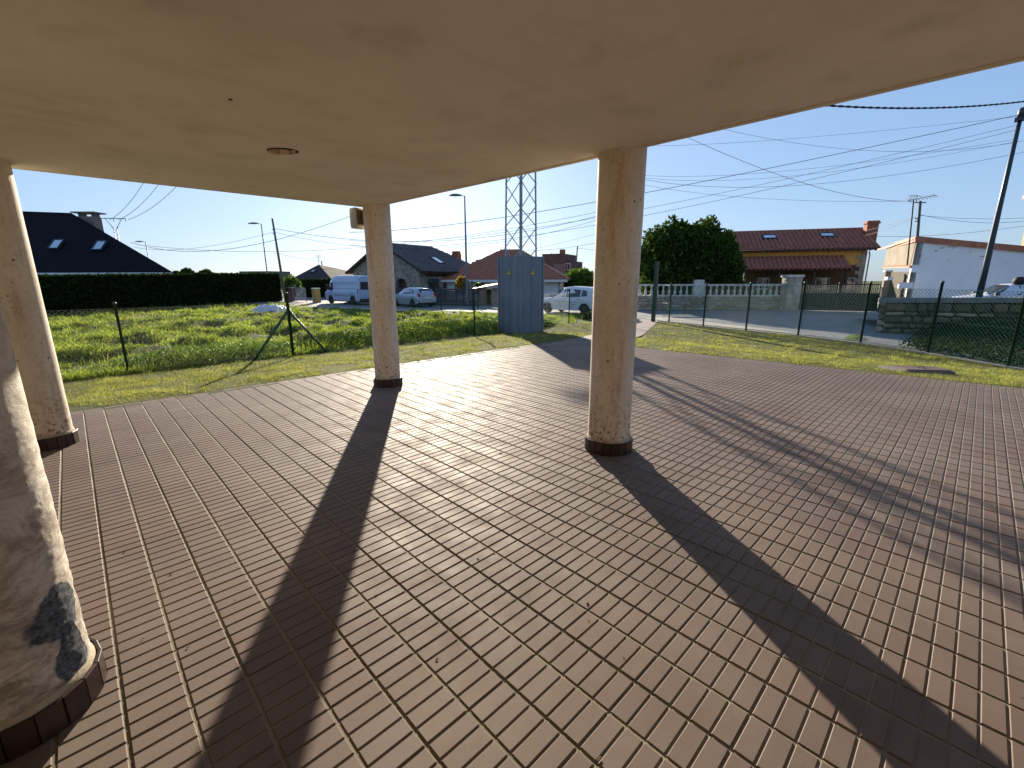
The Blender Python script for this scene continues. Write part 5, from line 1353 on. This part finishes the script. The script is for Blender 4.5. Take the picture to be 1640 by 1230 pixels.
for M4 in (Matrix.Identity(4), Matrix.Rotation(-PI/2,4,'Z')):
    y_ = -hw-.034; cz = HC-.56
    b = MB(); b.slab([M4 @ Vector(v) for v in ((-.11,y_,cz-.11),(.11,y_,cz-.11),(0,y_,cz+.12))], M4 @ Vector((0,-1,0)), .012); sg_ = b.build('hazard_sign', yel, t, world=False)
    b = MB(); y2 = y_-.002
    for tri in (((-.012,cz+.09),(-.045,cz-.01),(-.005,cz+.0)),((-.008,cz+.02),(.035,cz+.025),(-.005,cz-.085)),((-.11,cz-.108),(.11,cz-.108),(.11,cz-.098),(-.11,cz-.098))):
        b.slab([M4 @ Vector((x_,y2,z_)) for x_, z_ in tri], M4 @ Vector((0,-1,0)), .0015)
    b.build('lightning_mark', blk_, sg_, world=False)
# lattice tower
t = thing('lattice_tower', 'galvanised lattice power-line tower rising out of the metal cabinet', 'tower', (tw.x,tw.y,G0))
HT = 13.5
def leg(sx, sy, z): w_ = .475-.012*z; return Vector((sx*w_, sy*w_, z))
for sx, sy in ((-1,-1),(1,-1),(1,1),(-1,1)):
    b = MB(); L_ = .055
    for dx, dy in ((1,0),(0,1)):
        p0, p1 = leg(sx,sy,.0), leg(sx,sy,HT); ux = Vector((-sx*dx,-sy*dy,0)); n_ = Vector((-sx*dy,-sy*dx,0))
        w_ = .08
        b.add([p0,p0+ux*w_,p0+ux*w_+n_*.009,p0+n_*.009,p1,p1+ux*w_,p1+ux*w_+n_*.009,p1+n_*.009], ((0,3,2,1),(4,5,6,7),(0,1,5,4),(1,2,6,5),(2,3,7,6),(3,0,4,7)))
    b.build('leg', M['galv'], t, world=False)
def flat(b, p, q, n_, wd=.038, th=.008):
    d_ = (q-p).normalized(); s_ = d_.cross(n_).normalized()*wd/2; o_ = n_*th
    b.add([p-s_,p+s_,p+s_+o_,p-s_+o_,q-s_,q+s_,q+s_+o_,q-s_+o_], ((0,3,2,1),(4,5,6,7),(0,1,5,4),(1,2,6,5),(2,3,7,6),(3,0,4,7)))
cs = ((-1,-1),(1,-1),(1,1),(-1,1)); nb_ = 0
for f in range(4):
    A_, B_ = cs[f], cs[(f+1)%4]; nrm = Vector(((A_[0]+B_[0])/2,(A_[1]+B_[1])/2,0)).normalized()
    zz = 2.43; i = 0; st = (-1,-1) if (-1,-1) in (A_, B_) else ((1,-1) if (1,-1) in (A_, B_) else (-1,1)); ot = B_ if st == A_ else A_
    while zz < HT-.5:
        hh = .77; p, q = (st, ot) if i % 2 == 0 else (ot, st)
        b = MB(); flat(b, leg(*p,zz)+nrm*.002, leg(*q,zz+hh)+nrm*.002, nrm); b.build('brace', M['galv'], t, world=False); zz += hh; i += 1
# cross arms and insulators up above the porch roof
for zc in (10.6, 12.2, 13.3):
    b = MB(); b.box((-1.7,-.05,zc),(1.7,.05,zc+.1)); b.build('cross_arm', M['galv'], t, world=False)
    for x_ in (-1.6,-.8,.8,1.6): b = MB(); b.lathe([(.03,zc-.42),(.07,zc-.36),(.03,zc-.3),(.07,zc-.22),(.03,zc-.16),(.02,zc-.001)], 8, 0, (x_,0,0)); b.build('insulator', M['frame_dark'], t, world=False)

# ================================================================== LAMP POSTS AND POLES
def lamp(label, px_top, y_top, px_base, D_, head_dir, r0_=.07, r1_=.035, mat=None, arm=.9, group=None, topz=None, off=0):
    p = V2(P(px_base, 470, D_)); zt = topz or P(px_top, y_top, D_).z; H = zt-G0
    t = thing('street_lamp', label, 'street lamp', tuple(zed(p,G0)), 0, group)
    b = MB(); b.lathe([(r0_*1.3,-.05),(r0_*1.3,.5),(r0_,.52),(r1_,H-.02)], 10); b.build('pole', mat or M['galv'], t, world=False)
    d_ = (Vector((RT.x,RT.y,0))*head_dir).normalized()
    b = MB(); b.tube([(0,0,H-.06), d_*arm*.25+Vector((0,0,H+.0))], .028, 6); b.build('arm', mat or M['galv'], t, world=False)
    b = MB(); c0 = d_*arm*.62+Vector((0,0,H+.02)); s_ = d_.cross(zv); n = 12; prof = [(.12,-.09),(.9,-.06),(1,0),(.85,.05),(.4,.1),(.05,.115)]
    vs = [c0+d_*arm*.44*r_*math.cos(2*PI*j/n)+s_*.14*r_*math.sin(2*PI*j/n)+zv*z_ for r_,z_ in prof for j in range(n)]
    b.add(vs, [(i*n+j,i*n+(j+1)%n,(i+1)*n+(j+1)%n,(i+1)*n+j) for i in range(len(prof)-1) for j in range(n)], 0, True)
    b.f += [tuple(range(n-1,-1,-1)), tuple((len(prof)-1)*n+j for j in range(n))]; b.mi += [0,0]; b.sm += [False,False]
    b.build('lamp_head', plain('lamp_head_grey', (.16,.18,.19), .5, .1, 3), t, world=False); return t
lamp('grey street lamp with oval head left of the lattice tower, beside the orange roof', 741, 313, 748, 35.5, -1, .10, .045, plain('dark_lamp_pole', (.13,.14,.15), .6, .15, 3), 1.1)
lamp('slim street lamp behind the hedge just left of the wooden pole', 418, 358, 432, 52, -1, .08, .05, None, 1.4)
lamp('small distant street lamp beyond the black-roofed house', 240, 387, 248, 75, -1, .09, .06, None, 1.6)
# green lamp pole right
p = V2(P(1571,462,17.0)); zt = P(1638,176,17.0).z
t = thing('street_pole', 'tall dark blue-green steel pole in front of the white building, carrying overhead cables', 'pole', tuple(zed(p,G0)))
gp_ = plain('blue_green_pole_paint', (.012,.032,.045), .4, .15, 3)
b = MB(); b.lathe([(.105,-.05),(.095,2.6),(.075,4.6),(.058,zt-G0)], 14); b.build('shaft', gp_, t, world=False)
b = MB(); b.lathe([(.09,zt-G0-.22),(.10,zt-G0-.1),(.09,zt-G0+.03),(.03,zt-G0+.08)], 12); b.box((-.13,-.13,zt-G0-.34),(.13,.13,zt-G0-.24)); b.build('cable_clamp', M['frame_dark'], t, world=False)
POLE_TOP = Vector((p.x,p.y,zt))
def pole(label, px_t, y_t, px_b, D_, r_=.1, mat=None, name='utility_pole', arms=()):
    p = V2(P(px_b,475,D_)); q = P(px_t,y_t,D_); H = q.z-G0
    t = thing(name, label, 'utility pole', tuple(zed(p,G0))); tilt = V2(q)-p
    b = MB(); b.tube([(0,0,-.05), (tilt.x*.5,tilt.y*.5,H*.5),(tilt.x,tilt.y,H)], [r_*1.25,r_,r_*.8], 9); b.build('shaft', mat or plain('weathered_pole_wood', (.17,.14,.11), .9, .25, 4), t, world=False)
    rt_ = Vector((RT.x,RT.y,0)).normalized()
    if arms:
        for dz, w_ in arms: b = MB(); c0 = Vector((tilt.x,tilt.y,H-dz)); b.tube([c0-rt_*w_, c0+rt_*w_], .035, 5); b.build('cross_arm', M['galv'], t, world=False)
    return q
UP1 = pole('leaning wooden utility pole at the right end of the tall hedge', 436, 350, 457, 43, .10, None, 'utility_pole', ((.95,.16),(1.3,.13)))
UP2 = pole('thin distant wooden pole above the dark hipped house', 515, 418, 519, 80, .11)
UP3 = pole('leaning distant pole between cabinet and column, above the green bush', 925, 394, 919, 66, .10, plain('dark_pole_wood', (.10,.08,.07), .9, .2, 4), 'utility_pole', ((.35,.12),))
UP4 = pole('concrete cable pole beside the aerial mast at the left end of the white building', 1474, 322, 1464, 27.5, .085, plain('grey_pole', (.10,.10,.11), .8, .2, 4), 'utility_pole', ((.08,.35),(.95,.15),(1.1,.12)))
# aerial mast on the white building
p = V2(P(1452,430,26.0)); q = P(1463,321,26.0); zb0 = 2.4
t = thing('aerial_mast', 'thin television aerial mast fixed to the corner of the white building', 'aerial', (p.x,p.y,zb0))
b = MB(); b.tube([(0,0,0),(q.x-p.x,q.y-p.y,q.z-zb0)], .035, 6); b.build('mast', M['black'], t, world=False)
c0 = Vector((q.x-p.x,q.y-p.y,q.z-zb0)); rt_ = Vector((RT.x,RT.y,0)).normalized(); hd_ = HD
b = MB()
bo = (rt_*1.0+zv*.18).normalized()
b.tube([c0-bo*.3+zv*.05, c0+bo*1.2+zv*.05], .014, 4)
for s in (-.25,-.1,.05,.2,.4,.6,.8,1.0,1.15): b.tube([c0+bo*s+zv*.05-hd_*.2-zv*.12, c0+bo*s+zv*.05+hd_*.2+zv*.12], .01, 4)
for s in (-.25,.0,.2): b.tube([c0+rt_*s-zv*.12, c0+rt_*(s*.6)+zv*.3], .01, 4); b.tube([c0+rt_*(s-.12)+zv*.26, c0+rt_*(s+.2)+zv*.2], .01, 4)
b.build('aerial_head', M['black'], t, world=False)
# distant T-shaped pylon
q = V2(P(197,430,110)); t = thing('pylon', 'distant lattice pylon with a wide V-shaped crossbar beyond the black-roofed house', 'pylon', tuple(zed(q,G0)))
zA, zB = P(190,366,110).z-G0, P(190,349.5,110).z-G0; b = MB(); rt_ = Vector((RT.x,RT.y,0)).normalized()
for s in (-1,1): b.tube([rt_*s*.75, rt_*s*.33+zv*zA], .07, 4)
i = 0; z = 2
while z < zA-1: w_ = .75-.42*z/zA; w2 = .75-.42*(z+1.1)/zA; b.tube([rt_*w_*(1 if i%2 else -1)+zv*z, rt_*w2*(-1 if i%2 else 1)+zv*(z+1.1)], .045, 4); z += 1.1; i += 1
b.build('mast', M['galv'], t, world=False)
b = MB()
for s in (-1,1): b.tube([rt_*s*.33+zv*zA, rt_*s*2.0+zv*zB], .07, 4); b.tube([rt_*s*.1+zv*(zA-.6), rt_*s*.9+zv*(zA+.7)], .05, 4)
b.tube([-rt_*2.9+zv*zB, rt_*2.9+zv*(zB-.1)], .09, 4)
for s in (-2.8,0,2.8): b.tube([rt_*s+zv*(zB-.05), rt_*s+zv*(zB-.7)], .07, 5)
b.build('crossbar', M['galv'], t, world=False)
PYL = zed(q, G0+zB-.4)

# ================================================================== OVERHEAD CABLES
def cable(label, a, c, sag, r_=.012, group=None, n=26, name='overhead_cable', mat=None):
    a, c = Vector(a), Vector(c); b = MB()
    pts = [a.lerp(c, i/n)-zv*sag*4*(i/n)*(1-i/n) for i in range(n+1)]
    ra = .85*r_*max(.6,(a-CAM).dot(HD)/20); rc = .85*r_*max(.6,(c-CAM).dot(HD)/20)
    b.tube(pts, [ra+(rc-ra)*i/n for i in range(n+1)], 5); return tag(b.build(name, mat or M['black_wire'], loc=a), label, 'cable', group)
# (left end, right end, sag, radius): spans between poles
def between(p0, D0, p1, D1): return P(*p0, D0), P(*p1, D1)
pt = POLE_TOP
sp = [
 ('cable running from the blue-green pole top down to the left behind the columns', (560,372,60), (1636,183,17), .9, .013),
 ('upper thin cable from the blue-green pole sloping gently to the centre column', (1010,234,40), (1636,186,17), .25, .006),
 ('first of the crossing thin cables right of the centre column, below the pole top', (560,385,60), (1632,200,17), 1.4, .008),
 ('lower crossing cable fanning out from the pole toward the lattice tower', (560,392,60), (1632,207,17), 1.6, .009),
 ('flat thin cable leaving the centre column level and rising to the pole', (1000,279,35), (1632,222,17), .55, .006),
 ('second flat thin cable just under the level one', (1000,281,36), (1632,226,17), .75, .006),
 ('lowest long cable crossing the sky to the right edge of the photo', (1000,281,33), (1700,231,17), 1.05, .008),
 ('cable hanging from the porch edge in a curve to the right edge of the photo', (1150,205,12), (1700,212,16), .55, .007),
 ('faint sagging cable between centre column and aerial mast', (1000,290,45), (1462,322,27), .55, .006),
 ('cable curving down from the porch edge to the aerial mast', (1090,215,14), (1462,322,27), .50, .010),
 ('cable from the cable pole left behind the ochre roof, upper one', (1340,372,60), (1466,347,27.5), .35, .008),
 ('cable from the cable pole left behind the ochre roof, lower one', (1330,378,60), (1466,349,27.5), .6, .008),
 ('upper of the two level cables from the cable pole to the right edge building', (1474,345,27.5), (1640,349,31), .12, .008),
 ('lower of the two level cables from the cable pole to the right edge building', (1474,344,27.5), (1640,354,31), .25, .009),
 ('cable from the ochre house chimney rising to the yellow house at the right edge', (1398,378,40), (1640,362,31), .25, .008),
 ('cable between the distant leaning pole and the sky left of the centre column', (845,402,60), (990,381,60), .3, .007),
 ('short cable from the distant leaning pole to the right', (926,397,66), (1000,398,66), .3, .007),
 ('dark cable rising from the wooden pole to the far corner column floodlight', (210,388,60), (578,340,30), 1.7, .011),
 ('thin cable through the wooden pole passing behind the far corner column', (232,393,70), (1000,330,50), 2.4, .008),
 ('lower thin cable from the wooden pole toward the lattice tower', (440,366,43), (960,345,40), 1.6, .010),
 ('second lower thin cable from the wooden pole toward the lattice tower', (440,372,43), (960,351,40), 1.9, .007),
 ('faint cable dipping across the sky left of the wooden pole', (215,396,80), (437,372,43), .9, .007),
 ('thin cable above the orange roof, crossing the street lamp', (700,425,70), (990,365,60), .5, .005),
 ('thin cable running level behind the dark hipped house', (437,405,60), (640,425,80), .6, .006),
]
for lab, a_, c_, sg, r_ in sp: cable(lab, P(*a_), P(*c_), sg, r_)
for px0, px1, py1, lab in ((176,232,295,'leftmost of the three wires climbing from the distant pylon'),(190,255,300,'middle one of the three wires climbing from the distant pylon'),(205,285,302,'rightmost of the three wires climbing from the distant pylon')):
    cable(lab, P(px0,352,110), P(px1,py1-6,95), .8, .010)
# thick twisted cable close by, leaving the porch edge
a_, c_ = P(1285,166,7.0), P(1720,150,9.5)
b = MB(); n = 220
for ph in (0, PI):
    pts = []
    for i in range(n+1):
        f = i/n; p = a_.lerp(c_, f)-zv*.30*4*f*(1-f)*.45; q = ph+f*2*PI*22
        pts.append(p+zv*.0075*math.cos(q)+HD*.0075*math.sin(q))
    b.tube(pts, .0085, 6)
tag(b.build('twisted_cable', M['black_wire'], loc=a_), 'thick twisted black cable leaving the porch edge at the upper right', 'cable')

# ================================================================== VEHICLES
def paint(name, c, rough=.35, metal=.0, coat=.5):
    return plain(name, c, rough, .03, 1, metal=metal, coat=coat)
def lerp_tab(tab, x):
    if x <= tab[0][0]: return tab[0][1:]
    for p, q in zip(tab[:-1], tab[1:]):
        if x <= q[0]:
            f = (x-p[0])/(q[0]-p[0]); f2 = f
            return tuple(a+(b_-a)*f2 for a, b_ in zip(p[1:], q[1:]))
    return tab[-1][1:]
def vehicle(name, label, cat, loc, rz, tab, body_m, wheels, wr, wins, extras=None, trim=None):
    """tab rows: x, z_bottom, z_belt, z_top, w_low, w_belt, w_top (half widths)"""
    t = thing(name, label, cat, loc, rz)
    xs = sorted(set([r_[0] for r_ in tab]+[tab[0][0]+(tab[-1][0]-tab[0][0])*i/44 for i in range(45)]))
    ring = []
    def sec(x):
        zb, zl, zt, w0, w1, w2 = lerp_tab(tab, x)
        # wheel arches lift the lower edge
        for wx in wheels:
            d_ = abs(x-wx)
            if d_ < wr*1.22: zb = max(zb, wr+math.sqrt(max(0,(wr*1.22)**2-d_*d_))*.98)
        zb = min(zb, zl-.08)
        m1 = zb+(zl-zb)*.45
        top = [(w0,zb),(w1*1.0,m1),(w1*.985,zl-.05),(w1*.955,zl),(w2+(w1-w2)*.45,zl+(zt-zl)*.5),(w2+(w1-w2)*.08,zt-min(.09,(zt-zl)*.5)),(w2*.86,zt-.02),(w2*.5,zt)]
        return top
    b = MB(); k = 8
    for x in xs:
        s_ = sec(x); ring = [(x,-y_,z_) for y_,z_ in s_]+[(x,y_,z_) for y_,z_ in reversed(s_)]
        b.v += ring
    n_ = 16
    for i in range(len(xs)-1):
        for j in range(n_-1): b.f.append((i*n_+j,(i+1)*n_+j,(i+1)*n_+j+1,i*n_+j+1)); b.mi.append(0); b.sm.append(True)
    b.f.append(tuple(range(n_))); b.mi.append(0); b.sm.append(False)
    l_ = (len(xs)-1)*n_; b.f.append(tuple(l_+j for j in range(n_-1,-1,-1))); b.mi.append(0); b.sm.append(False)
    # floor
    b.build('body', body_m, t, world=False)
    fl_ = MB(); fl_.box((tab[0][0]+.15,-tab[2][4]+.12,.22),(tab[-1][0]-.15,tab[2][4]-.12,.55)); fl_.build('underbody', M['black'], t, world=False)
    def gy(x, z):                                   # half width of greenhouse/body at x, z
        s_ = sec(x)
        for (y0,z0),(y1,z1) in zip(s_[:-1],s_[1:]):
            if z0 <= z <= z1 and z1 > z0: return y0+(y1-y0)*(z-z0)/(z1-z0)
        return s_[-1][0]
    for sgn in (1,-1):
        for nm, poly, m_ in wins:
            vs = []
            b = MB()
            pts = [Vector((x, sgn*(gy(x,z)+.012), z)) for x, z in poly]
            inn = [Vector((x, sgn*(gy(x,z)-.02), z)) for x, z in poly]
            kk = len(pts); fs = [tuple(range(kk)) if sgn < 0 else tuple(range(kk-1,-1,-1))]+[(i,kk+i,kk+(i+1)%kk,(i+1)%kk) for i in range(kk)]
            b.add(pts+inn, fs); b.build(nm, m_, t, world=False)
    for wx in wheels:
        yw = lerp_tab(tab, wx)[4]
        for sgn in (1,-1):
            Mw = Matrix.Translation((wx, sgn*(yw-.11), wr)) @ Matrix.Rotation(PI/2,4,'X')
            b = MB(); b.lathe([(wr*.62,-.10),(wr*.93,-.10),(wr,-.06),(wr,.06),(wr*.93,.10),(wr*.62,.10)], 24, 0, (0,0,0), True, Mw)
            w_ = b.build('wheel', M['black'], t, world=False)
            b = MB(); b.lathe([(.02,-.095),(wr*.3,-.075),(wr*.61,-.09),(wr*.61,.09),(wr*.3,.075),(.02,.095)], 18, 0, (0,0,0), True, Mw); b.build('rim', plain('wheel_rim', (.30,.31,.33), .4, .1, 3, metal=.6), w_, world=False)
    if extras: extras(t, gy, sec)
    return t
def patch(t, nm, pts, m_, th=.02):
    b = MB(); n_ = (Vector(pts[1])-Vector(pts[0])).cross(Vector(pts[2])-Vector(pts[0])).normalized(); b.slab([Vector(p)+n_*.012 for p in pts], n_, th+.012); return b.build(nm, m_, t, world=False)
red = plain('red_lamp_lens', (.35,.02,.015), .3, .1, 3); lens = plain('clear_lamp_lens', (.55,.57,.6), .15, .1, 3); rubber = plain('dark_trim', (.03,.03,.035), .6, .1, 3)
grey_pl = plain('grey_side_strip', (.10,.11,.12), .6, .1, 3)
# -- white hatchback right of the cabinet (faces left)
A = V2(P(869,500,28.3)); B = V2(P(943,502,26.2)); d_ = (A-B).normalized(); WB = 2.60; cen = (A+B)/2
ang = math.atan2(d_.y, d_.x); side = Vector((-d_.y,d_.x,0)); side = side if side.dot(CAM-cen) < 0 else -side
cen = cen+side*.85
print('hatch wheelbase', (A-B).length)
tabH = [(-2.02,.50,.78,.95,.70,.74,.62),(-1.96,.30,.90,1.22,.80,.84,.62),(-1.62,.24,.95,1.50,.84,.86,.62),(-1.2,.22,.95,1.58,.85,.87,.60),(-.3,.22,.93,1.62,.85,.87,.61),(.25,.22,.92,1.56,.85,.87,.60),(1.15,.22,.92,.99,.85,.86,.66),(1.7,.24,.84,.88,.82,.83,.66),(1.95,.32,.72,.76,.74,.74,.62),(2.02,.42,.62,.66,.66,.66,.58)]
winsH = [('front_window',[(.98,1.0),(.08,1.0),(.08,1.44),(.32,1.44)],M['glass']),('rear_window',[(0.0,1.0),(-.98,1.02),(-.98,1.42),(0.0,1.46)],M['glass']),('quarter_window',[(-1.08,1.04),(-1.45,1.08),(-1.38,1.36),(-1.08,1.42)],M['glass']),
 ('door_handle',[(.20,.84),(.03,.84),(.03,.87),(.20,.87)],rubber),('door_handle',[(-.85,.86),(-1.02,.86),(-1.02,.89),(-.85,.89)],rubber),
 ('door_gap',[(.045,.34),(.03,.34),(.03,.98),(.045,.98)],rubber),('door_gap',[(1.0,.5),(.985,.5),(1.0,.97),(1.015,.97)],rubber)]
# the lettering on the doors is too small to read in the photo: rows of broken dark strokes
rr = random.Random(3)
def strokes(x0, x1, z, h):
    x = x0; out = []
    while x > x1:
        w_ = rr.uniform(.018,.045); out.append(('lettering',[(x,z),(x-w_,z),(x-w_,z+h*rr.uniform(.7,1)),(x,z+h*rr.uniform(.7,1))],grey_pl)); x -= w_+rr.uniform(.008,.022)
    return out
def exH(t, gy, sec):
    def sc(x, z, s): return (x, s*(gy(x,z)*1.0), z)
    patch(t, 'windscreen', [(1.08,-.60,1.01),(1.08,.60,1.01),(.36,.53,1.52),(.36,-.53,1.52)], M['glass'])
    patch(t, 'rear_screen', [(-1.98,.55,1.02),(-1.98,-.55,1.02),(-1.70,-.50,1.42),(-1.70,.50,1.42)], M['glass'])
    for s in (1,-1):
        b = MB(); b.box((.82,s*.86 if s > 0 else -1.02,.98),(.98,1.02 if s > 0 else -.86,1.10)); b.build('wing_mirror', rubber, t, world=False)
        b = MB(); b.box((1.72,s*.52-.14,.62),(1.98,s*.52+.14,.76)); b.build('headlight', lens, t, world=False)
        b = MB(); b.box((-2.03,s*.68-.08,.85),(-1.90,s*.68+.08,1.15)); b.build('tail_light', red, t, world=False)
    b = MB()
    for row, (x0, x1, z, h) in enumerate(((.80,-1.0,.70,.045),(.55,-.75,.57,.035),(.45,-.6,.47,.03))):
        x = x0
        while x > x1:
            w_ = rr.uniform(.018,.045)
            for s in (1,-1):
                y_ = gy(x,z)+.006; b.box((x-w_,s*y_-.004,z),(x,s*y_+.004,z+h*rr.uniform(.6,1)))
            x -= w_+rr.uniform(.008,.022)
    o = b.build('door_lettering', grey_pl, t, world=False); o['kind'] = 'stuff'
vehicle('parked_car', 'white hatchback with small illegible lettering on its doors, half hidden by the centre column', 'car', tuple(zed(cen,G0)), ang, tabH, paint('white_car_paint', (.62,.65,.70)), (1.30,-1.30), .30, winsH, exH)
# -- silver hatchback behind the far corner column (faces left)
A = V2(P(612,494,36.5)); B = V2(P(662,494,33.8)); d_ = (A-B).normalized(); side = Vector((-d_.y,d_.x,0)); side = side if side.dot(CAM-B) < 0 else -side
d_ = (d_*1+HD*.15).normalized()
cen = B+d_*1.25+side*.85
tabS = [(-1.98,.45,.80,.90,.72,.76,.62),(-1.93,.28,.90,1.05,.82,.85,.62),(-1.55,.22,.95,1.38,.85,.87,.60),(-1.1,.22,.94,1.45,.86,.88,.58),(-.2,.22,.91,1.46,.86,.88,.59),(.35,.22,.90,1.40,.86,.88,.58),(1.15,.22,.89,.95,.86,.86,.66),(1.75,.24,.80,.84,.82,.82,.66),(2.02,.32,.66,.70,.72,.72,.6)]
winsS = [('front_window',[(1.0,.96),(.1,.96),(.1,1.32),(.42,1.31)],M['glass']),('rear_window',[(.02,.96),(-.9,.98),(-.9,1.33),(.02,1.34)],M['glass']),('quarter_window',[(-.98,1.0),(-1.42,1.02),(-1.30,1.26),(-.98,1.31)],M['glass']),('door_handle',[(.2,.80),(.04,.80),(.04,.83),(.2,.83)],rubber)]
def exS(t, gy, sec):
    patch(t, 'windscreen', [(1.08,-.60,.97),(1.08,.60,.97),(.44,.52,1.36),(.44,-.52,1.36)], M['glass'])
    patch(t, 'rear_screen', [(-1.94,.56,1.0),(-1.94,-.56,1.0),(-1.60,-.50,1.34),(-1.60,.50,1.34)], M['glass'])
    for s in (1,-1):
        b = MB(); b.box((-2.0,s*.70-.09,.78),(-1.86,s*.70+.09,1.02)); b.build('tail_light', red, t, world=False)
        b = MB(); b.box((.85,.87 if s > 0 else -1.02,.93),(1.0,1.02 if s > 0 else -.87,1.04)); b.build('wing_mirror', rubber, t, world=False)
    b = MB(); b.box((-2.04,-.7,.36),(-1.9,.7,.56)); b.build('rear_bumper', paint('silver_bumper',(.35,.38,.42)), t, world=False)
    b = MB(); b.box((-2.045,-.26,.66),(-1.95,.26,.77)); b.build('number_plate', M['fascia'], t, world=False)
vehicle('parked_car', 'silver hatchback seen from behind between the far corner column and the board fence', 'car', tuple(zed(cen,G0)), math.atan2(d_.y,d_.x), tabS, paint('silver_car_paint', (.36,.42,.50), .28, .35), (1.25,-1.25), .30, winsS, exS)
# -- large white van
A = V2(P(522,488,40.2)); B = V2(P(575,488,36.8)); d_ = (A-B).normalized(); side = Vector((-d_.y,d_.x,0)); side = side if side.dot(CAM-B) < 0 else -side
cen = (A+B)/2+side*.95; print('van wheelbase', (A-B).length)
tabV = [(-2.75,.40,1.15,2.26,.90,.97,.86),(-2.70,.32,1.15,2.32,.93,.99,.87),(-2.2,.30,1.15,2.37,.94,1.0,.88),(.9,.30,1.15,2.37,.94,1.0,.88),(1.35,.30,1.15,2.30,.94,1.0,.84),(1.75,.30,1.15,2.0,.94,.99,.80),(2.22,.30,1.12,1.32,.93,.97,.80),(2.65,.32,.98,1.02,.90,.93,.78),(2.80,.42,.80,.84,.84,.86,.74)]
winsV = [('front_window',[(2.15,1.18),(1.22,1.12),(1.22,1.78),(1.62,1.78)],M['glass']),('door_gap',[(1.14,.40),(1.12,.40),(1.12,2.0),(1.14,2.0)],rubber),('door_gap',[(-.15,.40),(-.17,.40),(-.17,2.1),(-.15,2.1)],rubber),
 ('side_strip',[(.95,.72),(-2.1,.72),(-2.1,.80),(.95,.80)],plain('van_strip',(.22,.25,.30),.6,.1,3)),('panel_crease',[(1.0,1.30),(-2.5,1.30),(-2.5,1.32),(1.0,1.32)],grey_pl),('panel_crease',[(1.0,1.78),(-2.5,1.78),(-2.5,1.795),(1.0,1.795)],grey_pl),('tail_light',[(-2.55,.95),(-2.69,.95),(-2.69,1.3),(-2.55,1.3)],red)]
def exV(t, gy, sec):
    patch(t, 'windscreen', [(2.20,-.78,1.34),(2.20,.78,1.34),(1.80,.74,1.94),(1.80,-.74,1.94)], M['glass'])
    for s in (1,-1):
        patch(t, 'rear_window', [(-2.765,s*.06,1.25),(-2.765,s*.78,1.25),(-2.755,s*.74,1.85),(-2.755,s*.06,1.85)][::(1 if s < 0 else -1)], M['glass'])
        b = MB(); b.box((1.78,1.0 if s > 0 else -1.22,1.25),(1.92,1.22 if s > 0 else -1.0,1.62)); b.build('wing_mirror', rubber, t, world=False)
    b = MB(); b.box((-2.86,-.9,.34),(-2.70,.9,.52)); b.build('rear_bumper', rubber, t, world=False)
    b = MB(); b.box((-2.78,-.012,.6),(-2.745,.012,2.2)); b.build('rear_door_gap', rubber, t, world=False)
    b = MB(); b.box((2.55,-.92,.34),(2.86,.92,.62)); b.build('front_bumper', rubber, t, world=False)
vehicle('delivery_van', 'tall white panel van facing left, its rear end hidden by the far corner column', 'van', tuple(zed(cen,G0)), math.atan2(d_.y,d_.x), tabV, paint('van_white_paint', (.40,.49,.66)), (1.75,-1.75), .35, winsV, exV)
# -- white car behind the dry stone wall
q = V2(P(1632,475,19.2)); d_ = (V2(P(1500,475,20.2))-V2(P(1700,475,18.6))).normalized(); side = Vector((-d_.y,d_.x,0)); side = side if side.dot(CAM-q) < 0 else -side
vehicle('parked_car', 'white car on the raised ground behind the dry stone wall, only roof and windows showing', 'car', tuple(zed(q+side*.9-d_*.2,.035)), math.atan2(d_.y,d_.x), tabS, paint('white_car_paint_b', (.60,.64,.72)), (1.25,-1.25), .30, winsS, exS)
